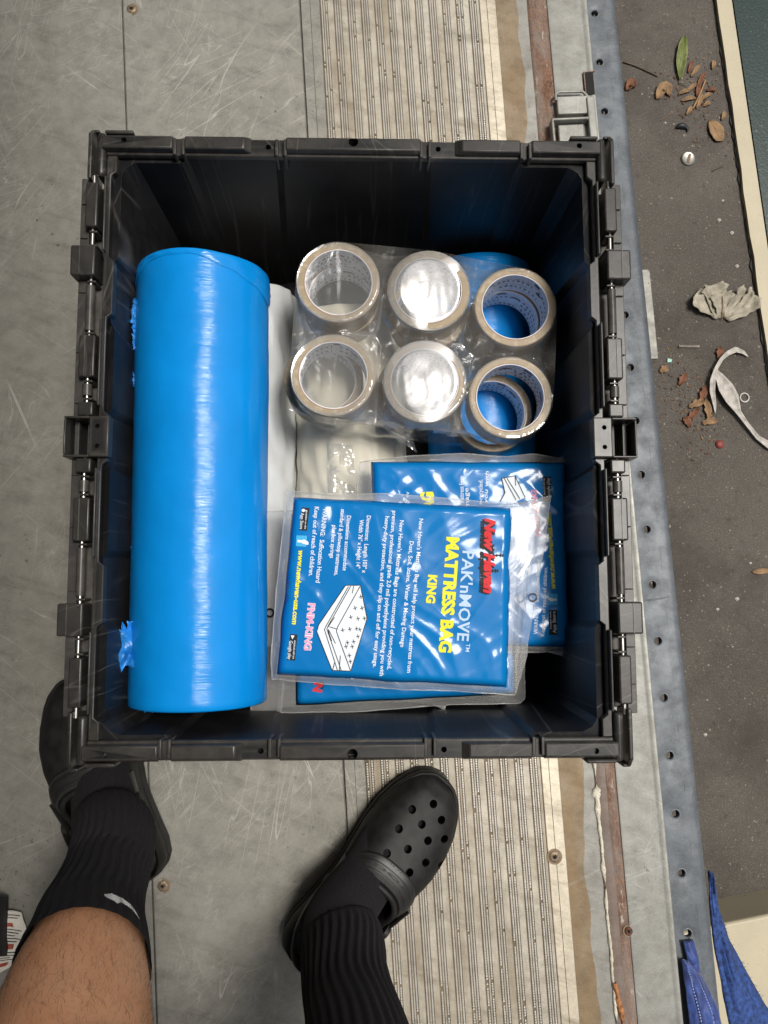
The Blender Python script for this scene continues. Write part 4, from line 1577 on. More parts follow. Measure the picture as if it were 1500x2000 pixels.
def fz(x, y):
    d = min((Vector((x, y, 0)) - Vector((c.x, c.y, 0))).length for c in tc_) - TR
    s = max(0.0, d)
    w = noise.noise(Vector((x * 45, y * 45, 1))) + 0.6 * noise.noise(Vector((x * 110, y * 80, 5)))
    return T_TOP + 0.0008 - 0.030 * (1 - math.exp(-s / 0.012)) + 0.0035 * w * min(1, s / 0.006)
for j in range(NY_ + 1):
    for i in range(NX_ + 1):
        x, y = lerp(x0, x1, i / NX_), lerp(y0, y1, j / NY_)
        d = min(math.hypot(x - c.x, y - c.y) for c in tc_) - TR
        if inside((x, y)) and d > -0.0035:
            idx[i, j] = len(mb.v)
            mb.v.append((x - sf.location.x, y - sf.location.y, fz(x, y) - T_TOP))
for j in range(NY_):
    for i in range(NX_):
        q = [(i, j), (i + 1, j), (i + 1, j + 1), (i, j + 1)]
        if all(k in idx for k in q):
            mb.f.append(tuple(idx[k] for k in q))
            mb.m.append(0)
mb.build('film_bridge', M['clear_film'], sf, smooth=80)
sk_ = MB()
rings = []
Hn = []
for (xa, ya), (xb, yb) in zip(H, H[1:] + H[:1]):
    n = max(1, int(math.hypot(xb - xa, yb - ya) / 0.004))
    Hn += [(lerp(xa, xb, k / n), lerp(ya, yb, k / n)) for k in range(n)]
cxm, cym = sum(p[0] for p in Hn) / len(Hn), sum(p[1] for p in Hn) / len(Hn)
for q in range(15):
    t = q / 14
    z = -0.0006 - 0.078 * t
    ring = []
    for x, y in Hn:
        nx_, ny_ = x - cxm, y - cym
        l_ = math.hypot(nx_, ny_)
        dl = min(math.hypot(x - c.x, y - c.y) for c in tc_) - TR
        off = 0.001 * math.sin(math.pi * t) + 0.0030 * noise.noise(Vector((x * 60, y * 60, z * 40))) * t ** 0.5 - min(0.012, max(0, dl - 0.002) * 0.9) * math.sin(math.pi * min(1, t * 1.2))
        off = min(off, 0.006)
        ring.append((x + nx_ / l_ * off - sf.location.x, y + ny_ / l_ * off - sf.location.y, z))
    rings.append(ring)
sk_.loft(rings)
sk_.build('film_skirt', M['clear_film'], sf, smooth=80)
# film caps drawn over the two middle rolls, and torn crescents over three others
def cap(ci, a0, a1, r0, r1, depth, seed, lean=(0.0, 0.0), nm='film_cap', mat='clear_film'):
    c = tc_[ci]
    mb = MB()
    def f(u, v):
        t = lerp(a0, a1, u)
        r = lerp(r0, r1, v) * (1 + (0.25 * noise.noise(Vector((u * 9, 0, seed))) if r0 > 0 and v < 0.5 else 0))
        x, y = r * math.cos(t), r * math.sin(t)
        k = 1 - (r / TR) ** 2
        z = -depth * max(0, k) + (lean[0] * x + lean[1] * y) * min(1, max(0, k) * 2.2) + (0.0007 * noise.noise(Vector((x * 26, y * 26, seed))) + 0.00035 * noise.noise(Vector((x * 120, y * 50, seed)))) * (0.3 + max(0, k))
        return Vector((c.x + x - sf.location.x, c.y + y - sf.location.y, z + 0.0011))
    mb.grid(f, 72, 28)
    return mb.build(nm, M[mat], sf, smooth=80)
cap(1, 0, 2 * math.pi, 0.0004, TR, -0.0045, 1, (-0.16, 0.075), mat='taut_film')
cap(4, 0, 2 * math.pi, 0.0004, TR, -0.0045, 2, (-0.11, 0.016), mat='taut_film')
cap(0, 0, 2 * math.pi, 0.0004, TR, 0.003, 7, (0.02, 0.0))
cap(3, 0, 2 * math.pi, 0.0004, TR, 0.003, 8, (0.03, 0.02))
# loose tail of film draped over the ivory roll
tl_ = MB()
tp = [P(500, 690, 0.262), P(560, 800, 0.262), P(640, 830, 0.25), P(740, 830, 0.24), P(815, 885, 0.235)]
bt = [P(545, 640, 0.262), P(600, 790, 0.27), P(680, 800, 0.262), P(760, 805, 0.25), P(800, 840, 0.245)]
def ftail(u, v):
    x = u * 4
    i = min(int(x), 3)
    a_ = tp[i].lerp(tp[i + 1], x - i)
    b_ = bt[i].lerp(bt[i + 1], x - i)
    p = a_.lerp(b_, v)
    p.z += 0.004 * noise.noise(Vector((u * 9, v * 3, 7))) + 0.002 * noise.noise(Vector((u * 25, v * 6, 7)))
    return p - sf.location
tl_.grid(lambda u, v: ftail(0.25 + 0.75 * u, v), 60, 14)
tl_.build('film_tail', M['clear_film'], sf, smooth=80)
#PART3
# ------------------------------------------------------------------ mattress bags
def wrinkle(x, y, seed):
    a = noise.noise(Vector((x * 16, y * 16, seed))) * 0.0010
    q = x * 0.8 + y * 0.6
    w = -x * 0.6 + y * 0.8
    b = (1 - abs(noise.noise(Vector((q * 46 + 2 * noise.noise(Vector((x * 9, y * 9, seed))), w * 11, seed + 4))) * 2)) * 0.0007
    c = (1 - abs(noise.noise(Vector((q * 20, w * 60, seed + 8))) * 2)) * 0.0005
    return a + b + c


def poly_at(pts, t):
    """A point at t (0..1) along an open polyline."""
    x = t * (len(pts) - 1)
    i = min(int(x), len(pts) - 2)
    return pts[i].lerp(pts[i + 1], x - i)


class Bag:
    def __init__(self, label, quad, ztop, thick, seed):
        self.z, self.seed, self.thick = ztop, seed, thick
        self.c = [P(x, y, ztop) for x, y in quad]           # TL, TR, BR, BL
        ctr = sum(self.c, Vector()) / 4
        self.o = empty('mattress_bag', (ctr.x, ctr.y, ztop - thick), label, 'mattress bag')
        self.loc = Vector((ctr.x, ctr.y, ztop - thick))
        mb = MB()
        self.NU, self.NV = 110, 90
        mb.grid(self.pt, self.NU, self.NV)
        self.sheet = mb.build('folded_sheet', M['bag_blue'], self.o, smooth=80)
        # underside and side walls
        sd = MB()
        rim = [self.pt(t, 0) for t in self.ts(40)] + [self.pt(1, t) for t in self.ts(40)] + [self.pt(1 - t, 1) for t in self.ts(40)] + [self.pt(0, 1 - t) for t in self.ts(40)]
        low = [Vector((p.x * 0.985, p.y * 0.985, 0.001)) for p in rim]
        sd.loft([rim, low], closed=True, cap1=True)
        sd.build('folded_side', M['bag_blue'], self.o, smooth=60)
        self.rim = rim

    def ts(self, n):
        return [k / n for k in range(n)]

    def h(self, x, y):
        return self.z + wrinkle(x, y, self.seed)

    def pt(self, s, t):
        c = self.c
        bow = 0.0022 * noise.noise(Vector((s * 5, t * 5, self.seed + 20)))
        p = c[0].lerp(c[1], s).lerp(c[3].lerp(c[2], s), t)
        es = min(s, 1 - s) * (c[1] - c[0]).length
        et = min(t, 1 - t) * (c[3] - c[0]).length
        r = 0.009
        k1, k2 = min(1, es / r), min(1, et / r)
        pr = math.sqrt(max(0, 1 - (1 - k1) ** 2)) * math.sqrt(max(0, 1 - (1 - k2) ** 2))
        z = self.h(p.x, p.y) * pr + (self.z - self.thick * 0.55) * (1 - pr)
        d = (p - (c[0] + c[2]) / 2)
        p = p + d.normalized() * bow * (1 - min(k1, k2))
        return Vector((p.x, p.y, z)) - self.loc

    def W(self, px, py, dz=0.0):
        p = P(px, py, self.z)
        p.z = self.h(p.x, p.y) + dz
        return p - self.loc

    def place(self, vs, fs, o, ex, ey, mat, name='printed_line', dz=0.0005, cell=0.004):
        """Lay flat shapes (x along ex, y along ey, metres) on the sheet."""
        bm = bmesh.new()
        bv = [bm.verts.new((v[0], v[1], 0)) for v in vs]
        for f in fs:
            try:
                bm.faces.new([bv[i] for i in f])
            except ValueError:
                pass
        xs, ys = [v[0] for v in vs], [v[1] for v in vs]
        x = min(xs) + cell
        while x < max(xs):
            bmesh.ops.bisect_plane(bm, geom=bm.verts[:] + bm.edges[:] + bm.faces[:], plane_co=(x, 0, 0), plane_no=(1, 0, 0))
            x += cell
        y = min(ys) + cell
        while y < max(ys):
            bmesh.ops.bisect_plane(bm, geom=bm.verts[:] + bm.edges[:] + bm.faces[:], plane_co=(0, y, 0), plane_no=(0, 1, 0))
            y += cell
        bm.verts.index_update()
        m = MB()
        out = []
        for v in bm.verts:
            p = o + ex * v.co.x + ey * v.co.y
            out.append(Vector((p.x, p.y, self.h(p.x, p.y) + dz)) - self.loc)
        m.add(out, [tuple(v.index for v in f.verts) for f in bm.faces])
        bm.free()
        return m.build(name, M[mat], self.o, smooth=80)

    def text(self, s, p0, p1, cap_px, mat, bold=0.02, shear=0.0, dz=0.0006, grow=0.0, name='printed_line'):
        """One printed line, its baseline running from p0 to p1 (photo points)."""
        a, b = P(*p0, self.z), P(*p1, self.z)
        L = (b - a).length
        ex = (b - a).normalized()
        ey = Vector((-ex.y, ex.x, 0))
        cap = cap_px * (CAM_H - self.z) / FPX
        vs, fs = text_mesh(s, 1.0, bold, shear)
        x0, x1 = min(v.x for v in vs), max(v.x for v in vs)
        k = L / (x1 - x0)
        ky = cap / 0.72
        vs = [((v.x - x0) * k, v.y * ky) for v in vs]
        if grow:
            ex, ey = ex, ey
        return self.place(vs, fs, a, ex, ey, mat, name, dz)

    def shape(self, pts, mat, name, dz=0.0006):
        """A flat printed polygon given by photo points."""
        a = P(*pts[0], self.z)
        vs = []
        for x, y in pts:
            p = P(x, y, self.z) - a
            vs.append((p.x, p.y))
        return self.place(vs, [tuple(range(len(vs)))], a, Vector((1, 0, 0)), Vector((0, 1, 0)), mat, name, dz)

    def lines(self, segs, w_px, mat, name, dz=0.001):
        m = MB()
        for pts in segs:
            full = []
            for p, q in zip(pts, pts[1:]):
                n = max(1, int(math.hypot(q[0] - p[0], q[1] - p[1]) / 6))
                full += [(lerp(p[0], q[0], i / n), lerp(p[1], q[1], i / n)) for i in range(n)]
            full.append(pts[-1])
            W = [self.W(x, y, dz) for x, y in full]
            wd = w_px * (CAM_H - self.z) / FPX / 2
            rows = []
            for i, p in enumerate(W):
                d = (W[min(i + 1, len(W) - 1)] - W[max(i - 1, 0)]).normalized()
                s_ = Vector((d.y, -d.x, 0)) * wd
                rows.append([p - s_, p + s_])
            m.loft(rows, closed=False)
        return m.build(name, M[mat], self.o, smooth=80)

    def sleeve(self, outer, seed, drop=0.010, flat=0.0):
        """Clear film standing out round the sheet; outer = closed photo outline starting at TL, going along the top."""
        n = len(self.rim)
        # each corner of the outline is marked so that the loops match side by side
        loops = []
        for side in outer:
            pts = [P(x, y, self.z - drop) for x, y in side]
            loops += [poly_at(pts, k / 40) for k in range(40)]
        m = MB()
        rows = []
        K = 7
        for q in range(K + 1):
            t = q / K
            row = []
            for i in range(n):
                a = self.rim[i] + self.loc
                a = Vector((a.x, a.y, self.z - 0.0045))
                b = loops[i]
                p = a.lerp(b, t)
                w = (b - a).length
                u_ = i * 0.35
                p.z = lerp(a.z, b.z, t) + (0.0030 * noise.noise(Vector((p.x * 30, p.y * 30, seed))) + 0.0008 * noise.noise(Vector((p.x * 100, p.y * 60, seed)))) * min(1, t * 2)
                if q == K:
                    d = (b - a)
                    d.z = 0
                    p += d.normalized() * 0.0014 * noise.noise(Vector((p.x * 130, p.y * 130, seed)))
                elif q == 0:
                    p = p + (self.loc - a).normalized() * 0.001
                row.append(p - self.loc)
            rows.append(row)
        m.loft(rows, closed=True)
        self.sl = m.build('clear_sleeve', M['sleeve_film'], self.o, smooth=80)
        em = MB()
        em.tube([p for p in rows[-1]] + [rows[-1][0]], 0.0006, 5, caps=False)
        em.build('sealed_edge', M['sleeve_film'], self.o, smooth=60)
        return self.sl

    def ring(self, px, py, z, mat='grommet_metal', r_px=9):
        c = P(px, py, z)
        r = r_px * (CAM_H - z) / FPX
        m = MB()
        m.lathe([(r * 0.62, 0.0), (r * 0.7, 0.0014), (r * 0.85, 0.0018), (r, 0.0010), (r * 1.03, 0.0), (r * 0.62, -0.0008)], 24, c - self.loc, closed=True)
        return m.build('grommet', M[mat], self.o, smooth=60)


def CR(x, y):
    """Points measured on an enlarged cut-out of the photograph."""
    return 480 + x / 2.143, 860 + y / 2.143


def zip_line(bag, p0, p1, z, w, n=60, name='zip_seal'):
    m = MB()
    a, b = P(*p0, z), P(*p1, z)
    d = (b - a).normalized()
    s_ = Vector((d.y, -d.x, 0))
    for k in range(n):
        c = a.lerp(b, k / (n - 1)) - bag.loc
        c.z += 0.0012 * noise.noise(Vector((k * 0.3, 1, 2)))
        m.add([c - s_ * w, c + s_ * w, c + s_ * w + d * 0.0009, c - s_ * w + d * 0.0009, c + d * 0.0004 + Vector((0, 0, 0.0008))], [(0, 1, 4), (1, 2, 4), (2, 3, 4), (3, 0, 4)])
    return m.build(name, M['sleeve_film'], bag.o, smooth=0)


# lowest bag
b3 = Bag('mattress bag at the bottom of the stack, only its lower edge showing', [(566, 1000), (1000, 1010), (1010, 1358), (576, 1380)], 0.234, 0.031, 31)
b3.sleeve([[(500, 1000), (780, 990), (1020, 1000)], [(1020, 1000), (1022, 1200), (1026, 1366)], [(1026, 1366), (1014, 1374), (870, 1376), (868, 1386), (850, 1378), (700, 1390), (580, 1392), (488, 1392)], [(488, 1392), (496, 1330), (512, 1190), (500, 1000)]], 2)
b3.text('N', CR(288, 1012), CR(282, 1050), 17, 'ink_red', 0.06)
b3.text('ery', CR(314, 1008), CR(312, 1044), 9, 'ink_black', 0.03)
zip_line(b3, (551, 1325), (545, 1388), 0.230, 0.0028, 24)
b3.ring(527, 1197, 0.236, 'ink_black', 9)
# rear bag, printed side up but turned round
b2 = Bag('mattress bag behind the front one, upside down against the crate wall', [(724, 898), (1110, 900), (1117, 1266), (735, 1262)], 0.262, 0.026, 52)
b2.sleeve([[(702, 902), (800, 890), (905, 886), (990, 892), (1040, 886), (1098, 896), (1116, 877)], [(1116, 877), (1116, 900), (1122, 960), (1116, 1040), (1122, 1120), (1120, 1200), (1128, 1272)], [(1128, 1272), (1118, 1288), (1108, 1274), (1040, 1274), (900, 1274), (728, 1272)], [(728, 1272), (712, 1100), (698, 960), (702, 902)]], 5)
b2.text('www.newhaven-usa.com', CR(1296, 622), CR(1276, 302), 11, 'ink_yellow', 0.03, 0.2)
b2.text('Keep out of reach of children.', CR(1248, 820), CR(1262, 530), 8, 'ink_white', 0.008)
b2.text('WARNING:  Suffocation Hazard', CR(1220, 812), CR(1232, 500), 8, 'ink_white', 0.008)
b2.text('PNM-KING', CR(1236, 402), CR(1214, 206), 11, 'ink_pink', 0.05)
b2.text("you with", CR(1010, 265), CR(1016, 130), 8, 'ink_white', 0.01, 0.15)
b2.text('n-recycled,', CR(990, 268), CR(990, 165), 9, 'ink_white', 0.008)
b2.text('Damage', CR(938, 330), CR(930, 200), 9, 'ink_white', 0.008)
b2.text('mattress from', CR(912, 262), CR(910, 150), 9, 'ink_white', 0.008)
b2.text('BAG', CR(786, 320), CR(782, 215), 24, 'ink_yellow', 0.06)
b2.text('W', CR(684, 240), CR(684, 215), 6, 'ink_white', 0.01)
for cx_, cy_ in ((1284, 762), (1260, 205)):
    b2.shape([CR(cx_ - 17, cy_ - 52), CR(cx_ + 17, cy_ - 52), CR(cx_ + 19, cy_ + 52), CR(cx_ - 15, cy_ + 52)], 'ink_black', 'badge')
b2.text('App Store', CR(1298, 806), CR(1294, 716), 6.5, 'ink_white', 0.01, dz=0.0011)
b2.text('Available on the', CR(1278, 790), CR(1276, 714), 3, 'ink_white', 0.005, dz=0.0011)
b2.text('Google play', CR(1274, 245), CR(1270, 158), 7, 'ink_white', 0.005, dz=0.0011)
b2.text('ANDROID APP ON', CR(1252, 230), CR(1250, 160), 3, 'ink_white', 0.005, dz=0.0011)
b2.shape([CR(1268, 642), CR(1304, 642), CR(1304, 688), CR(1268, 688)], 'ink_sky', 'badge')
b2.text('f', CR(1298, 674), CR(1297, 656), 15, 'ink_white', 0.06, dz=0.0011)
b2.shape([CR(1070, 160), CR(1126, 150), CR(1168, 240), CR(1120, 262), CR(1064, 256), CR(1084, 220)], 'ink_white', 'mattress_drawing')
b2.lines([[CR(1070, 160), CR(1126, 150), CR(1168, 240)], [CR(1080, 160), CR(1130, 250)], [CR(1092, 160), CR(1146, 246)], [CR(1064, 256), CR(1084, 220), CR(1070, 160)], [CR(1126, 152), CR(1128, 190)]], 1.6, 'ink_black', 'drawn_line')

# front bag on top
b1 = Bag('front mattress bag lying face up on top of the stack', [(571, 968), (1002, 990), (994, 1346), (538, 1320)], 0.293, 0.029, 13)
b1.sleeve([[(560, 958), (640, 966), (760, 964), (880, 974), (990, 984), (1010, 984), (1076, 968)], [(1076, 968), (1066, 1050), (1052, 1130), (1040, 1200), (1026, 1290), (1006, 1358)], [(1006, 1358), (900, 1350), (780, 1346), (640, 1336), (532, 1326)], [(532, 1326), (529, 1290), (540, 1150), (552, 1040), (560, 958)]], 9)
zip_line(b1, (1022, 1000), (1004, 1340), 0.2895, 0.0022, 120)
zip_line(b1, (1040, 1000), (1016, 1310), 0.2895, 0.0008, 120)
b1.ring(1040, 1167, 0.290)
b1.text("PAK'nMOVE", CR(908, 462), CR(884, 838), 23, 'ink_pale', 0.02)
b1.text('TM', CR(922, 850), CR(919, 884), 8, 'ink_pale', 0.01)
b1.text('MATTRESS BAG', CR(843, 404), CR(809, 886), 24, 'ink_yellow', 0.05)
b1.text('KING', CR(765, 562), CR(755, 680), 17, 'ink_yellow', 0.05)
white = [("New Haven's Mattress Bag will help protect your mattress from", (726, 328), (675, 972)), ('Dust, Soil, Stains, Water & Moving Damage', (686, 422), (647, 865)),
         ("New Haven's Mattress Bags are constructed of non-recycled,", (645, 335), (592, 958)), ('premium, professional grade 2.0 mil polyethylene providing you with', (614, 295), (560, 985)),
         ('heavy-duty protection, and they slip on and off for easy usage.', (584, 318), (532, 950)), ('Dimensions:  Length 103" x', (507, 315), (487, 555)), ('Width 76" x Height 14"', (477, 332), (461, 535)),
         ('Dimensions accommodate', (424, 315), (406, 545)), ('standard & pillowtop mattreses,', (399, 288), (371, 565)), ('plus box springs', (363, 355), (352, 492)),
         ('WARNING:  Suffocation Hazard', (324, 283), (293, 595)), ('Keep out of reach of children.', (289, 278), (264, 568))]
for s_, p, q in white:
    b1.text(s_, CR(*p), CR(*q), 8.3 if s_[0] not in 'WK' or 'Width' in s_ else 9.0, 'ink_white', 0.016)
b1.text('www.newhaven-usa.com', CR(222, 460), CR(194, 770), 10.5, 'ink_yellow', 0.035, 0.2)
b1.text('PNM-KING', CR(263, 680), CR(245, 878), 13, 'ink_white', 0.075)
b1.text('PNM-KING', CR(263, 681), CR(245, 877), 13, 'ink_pink', 0.03, dz=0.001)
b1.text('Made in China', CR(174, 588), CR(167, 682), 5.5, 'ink_dark_blue', 0.01)
b1.shape([CR(213, 398), CR(257, 400), CR(253, 446), CR(210, 443)], 'ink_sky', 'badge')
b1.text('f', CR(222, 414), CR(220, 434), 19, 'ink_white', 0.07, dz=0.001)
b1.shape([CR(236, 281), CR(268, 284), CR(256, 379), CR(223, 376)], 'ink_black', 'badge')
b1.text('App Store', CR(232, 304), CR(226, 372), 6.5, 'ink_white', 0.01, dz=0.001)
b1.text('Available on the', CR(253, 292), CR(246, 372), 3.2, 'ink_white', 0.01, dz=0.001)
# small fruit mark of the badge: a round body with a leaf
b1.shape([CR(242 + 7 * math.cos(t) * (1 + 0.12 * math.cos(2 * t)), 294 + 7 * math.sin(t)) for t in [2 * math.pi * k / 18 for k in range(18)]], 'ink_white', 'badge_mark', 0.001)
b1.shape([CR(250, 293), CR(256, 296), CR(252, 299)], 'ink_white', 'badge_mark', 0.001)
b1.shape([CR(187, 810), CR(217, 813), CR(207, 922), CR(173, 918)], 'ink_black', 'badge')
b1.text('Google play', CR(183, 838), CR(176, 916), 7, 'ink_white', 0.01, dz=0.001)
b1.text('ANDROID APP ON', CR(203, 836), CR(196, 914), 3.2, 'ink_white', 0.01, dz=0.001)
b1.shape([CR(205, 817), CR(189, 815), CR(196, 832)], 'ink_white', 'badge_mark', 0.001)
# maker's mark: heavy slanted red word with a black shadow, spiked emblem, black second line
b1.text('New Haven', CR(996, 330), CR(990, 645), 20, 'ink_black', 0.10, 0.25, name='logo_word')
b1.text('New Haven', CR(1002, 325), CR(996, 640), 20, 'ink_red', 0.055, 0.25, dz=0.0011, name='logo_word')
b1.text('moving equipment', CR(984, 338), CR(978, 638), 9, 'ink_black', 0.06, 0.1, dz=0.0009, name='logo_word')
b1.shape([CR(x, y) for x, y in ((1006, 455), (1024, 428), (1032, 420), (1028, 440), (1042, 434), (1034, 452), (1044, 456), (1036, 466), (1040, 480), (1030, 474), (1020, 480))], 'ink_black', 'logo_emblem', 0.0009)
b1.lines([[CR(1010, 482), CR(1076, 482)], [CR(1012, 546), CR(1054, 546)], [CR(1066, 474), CR(1066, 490)], [CR(1076, 476), CR(1076, 488)], [CR(1044, 538), CR(1044, 554)], [CR(1054, 540), CR(1054, 552)], [CR(1050, 476), CR(1050, 488)], [CR(1032, 540), CR(1032, 552)]], 2.4, 'ink_black', 'logo_emblem', 0.0010)
# drawing of a mattress
b1.shape([CR(x, y) for x, y in ((418, 607), (480, 607), (508, 745), (440, 965), (362, 962), (330, 880), (298, 800), (306, 775), (370, 680))], 'ink_white', 'mattress_drawing')
b1.lines([[CR(418, 607), CR(480, 607), CR(508, 745), CR(440, 965), CR(362, 962), CR(298, 800), CR(306, 772), CR(418, 607)],
          [CR(478, 612), CR(384, 782), CR(380, 800), CR(438, 962)], [CR(440, 610), CR(346, 775), CR(340, 790), CR(400, 962)], [CR(430, 612), CR(336, 778), CR(330, 792), CR(384, 962)], [CR(452, 610), CR(446, 640)],
          [CR(384, 790), CR(350, 780)], [CR(346, 790), CR(376, 850)], [CR(344, 782), CR(372, 740)], [CR(345, 795), CR(360, 840)], [CR(396, 900), CR(392, 962)], [CR(372, 930), CR(364, 962)]], 1.5, 'ink_black', 'drawn_line', 0.0010)
pl = []
for x, y in ((482, 655), (458, 702), (487, 702), (440, 740), (470, 746), (497, 745), (406, 794), (436, 790), (464, 788), (478, 792), (426, 846), (452, 842), (470, 820), (420, 862), (446, 862), (434, 900), (438, 925)):
    pl += [[CR(x - 8, y + 2), CR(x + 8, y - 2)], [CR(x - 2, y - 9), CR(x + 2, y + 9)]]
b1.lines(pl, 1.4, 'ink_black', 'drawn_tuft', 0.0010)

# ------------------------------------------------------------------ person: legs, socks, clogs
def cat(pts, n):
    """Smooth path through pts (position, radius, radius2)."""
    out = []
    P_ = [pts[0]] + list(pts) + [pts[-1]]
    for i in range(1, len(P_) - 2):
        for k in range(n):
            t = k / n
            row = []
            for a, b, c, d in zip(P_[i - 1], P_[i], P_[i + 1], P_[i + 2]):
                row.append(0.5 * ((2 * b) + (c - a) * t + (2 * a - 5 * b + 4 * c - d) * t * t + (3 * b - a - 3 * c + d) * t ** 3))
            out.append(row)
    out.append(list(pts[-1]))
    return out


def limb(path, seg, extra=0.0, ribs=0, amp=0.0, start=0.0, seed=0):
    rings, up = [], None
    prev = None
    for i, (c, rx, ry) in enumerate(path):
        a = path[max(i - 1, 0)][0]
        b = path[min(i + 1, len(path) - 1)][0]
        d = (b - a).normalized()
        if up is None:
            up = Vector((0, 0, 1)) if abs(d.z) < 0.8 else Vector((0, 1, 0))
        side = d.cross(up).normalized()
        up = side.cross(d).normalized()
        t = i / (len(path) - 1)
        ring = []
        for k in range(seg):
            th = 2 * math.pi * k / seg
            rr = extra
            if ribs:
                f = sstep(start, start + 0.12, t) * (1 - 0.85 * sstep(0.94, 0.99, t))
                tw = th + 0.25 * noise.noise(Vector((t * 5, 0, seed)))
                rr += amp * f * math.cos(ribs * tw) + 0.0012 * noise.noise(Vector((math.cos(th) * 2, math.sin(th) * 2, t * 9 + seed)))
            ring.append(c + side * ((rx + rr) * math.cos(th)) + up * ((ry + rr) * math.sin(th)))
        rings.append(ring)
    return rings


def foot_frame(h, t):
    d = t - h
    L = math.hypot(d.x, d.y)
    d = Vector((d.x, d.y, 0)).normalized()
    return Vector((h.x, h.y, 0)), d, L


LH, LT = P(292, 1716, 0.03), P(150, 1318, 0.03)
RH, RT = P(572, 1866, 0.03), P(862, 1512, 0.03)
lh, ld, lL = foot_frame(LH, LT)
rh_, rd_, rL = foot_frame(RH, RT)
Z = lambda v, z: Vector((v.x, v.y, z))
left = [(Z(lh + ld * 0.25, 0.045), 0.022, 0.014), (Z(lh + ld * 0.20, 0.052), 0.036, 0.022), (Z(lh + ld * 0.145, 0.072), 0.034, 0.032), (Z(lh + ld * 0.10, 0.098), 0.037, 0.042), (P(224, 1625, 0.135), 0.041, 0.046),
        (P(213, 1690, 0.168), 0.0408, 0.0455), (P(195, 1742, 0.207), 0.0425, 0.0470), (P(178, 1800, 0.250), 0.0485, 0.0535), (P(169, 1862, 0.295), 0.0545, 0.0600), (P(154, 1930, 0.340), 0.0625, 0.0660),
        (P(138, 2015, 0.390), 0.0675, 0.0690), (P(124, 2130, 0.450), 0.0690, 0.0700), (P(118, 2290, 0.520), 0.0660, 0.0670)]
right = [(Z(rh_ + rd_ * 0.25, 0.045), 0.022, 0.014), (Z(rh_ + rd_ * 0.20, 0.052), 0.036, 0.022), (Z(rh_ + rd_ * 0.145, 0.072), 0.034, 0.032), (Z(rh_ + rd_ * 0.10, 0.095), 0.039, 0.042), (P(670, 1845, 0.125), 0.0455, 0.048),
         (P(672, 1900, 0.175), 0.0440, 0.046), (P(682, 1955, 0.220), 0.0440, 0.046), (P(696, 2020, 0.270), 0.0465, 0.049), (P(710, 2100, 0.320), 0.051, 0.054), (P(722, 2190, 0.370), 0.055, 0.058), (P(740, 2330, 0.440), 0.058, 0.060)]
lp, rp = cat(left, 8), cat(right, 8)
lk, rk = left[-1][0], right[-1][0]
lhip, rhip = Vector((-0.115, -0.66, 0.86)), Vector((0.075, -0.68, 0.86))
thl = cat([(left[-2][0], 0.058, 0.058), (lk, 0.066, 0.066), (lk.lerp(lhip, 0.5) + Vector((0, -0.01, 0.02)), 0.078, 0.078), (lhip, 0.088, 0.09), (Vector((-0.03, -0.70, 0.98)), 0.13, 0.10)], 6)
thr = cat([(right[-2][0], 0.060, 0.060), (rk, 0.064, 0.064), (rk.lerp(rhip, 0.5), 0.076, 0.076), (rhip, 0.088, 0.09), (Vector((-0.01, -0.70, 0.98)), 0.13, 0.10)], 6)
body = MB()
for pth in (lp, rp, thl, thr):
    body.loft(limb([(c, a, b) for c, a, b in pth], 40), closed=True, cap0=True, cap1=True)
person = body.build('person', M['skin'], smooth=80)
rmod = person.modifiers.new('join', 'REMESH')
rmod.mode = 'VOXEL'
rmod.voxel_size = 0.006
rmod.use_smooth_shade = True
smod = person.modifiers.new('relax', 'SMOOTH')
smod.factor = 0.5
smod.iterations = 6
bpy.context.view_layer.update()
bake(person)
person.data.polygons.foreach_set('use_smooth', [True] * len(person.data.polygons))
tag(person, 'person in black clogs, dark ribbed crew socks and shorts standing at the crate', 'person')


def sock(path, n_end, seed, lab):
    m = MB()
    sub = path[:n_end]
    m.loft(limb(sub, 240, 0.0038, 30, 0.0013, 0.38, seed), closed=True, cap0=True)
    rings = limb(sub, 120, 0.0036, 0, 0)
    o = m.build('sock', M['sock_knit'], person, smooth=80)
    return o


ls = sock(lp, 8 * 8 + 5, 1, None)
rs = sock(rp, 8 * 9 + 2, 2, None)
# white brushed mark on the left sock: faces of the knit inside the outline, lifted off it
sw = [(203, 1747.5), (218, 1746.5), (238, 1755), (255, 1768), (266, 1784), (271, 1795), (262, 1783), (252, 1773), (244, 1768), (236, 1763.5), (232, 1764), (229, 1766), (225, 1762), (216, 1758), (205, 1751.5)]
def in_poly(p, poly):
    r = False
    for (x0, y0), (x1, y1) in zip(poly, poly[1:] + poly[:1]):
        if (y0 > p[1]) != (y1 > p[1]) and p[0] < (x1 - x0) * (p[1] - y0) / (y1 - y0) + x0:
            r = not r
    return r
me = ls.data
fine = bmesh.new()
fine.from_mesh(me)
camp = Vector((0, 0, CAM_H))
keep = [f for f in fine.faces if f.normal.dot(camp - f.calc_center_median()) > 0 and 190 < Q(f.calc_center_median())[0] < 285 and 1735 < Q(f.calc_center_median())[1] < 1805]
es = list({e for f in keep for e in f.edges})
bmesh.ops.subdivide_edges(fine, edges=es, cuts=3, use_grid_fill=True)
mk = MB()
for f in fine.faces:
    c = f.calc_center_median()
    if f.normal.dot(camp - c) > 0 and in_poly(Q(c), sw):
        mk.add([v.co + f.normal * 0.0007 for v in f.verts], [tuple(range(len(f.verts)))])
fine.free()
if mk.v:
    mk.build('white_mark', M['swoosh_white'], ls, smooth=60)

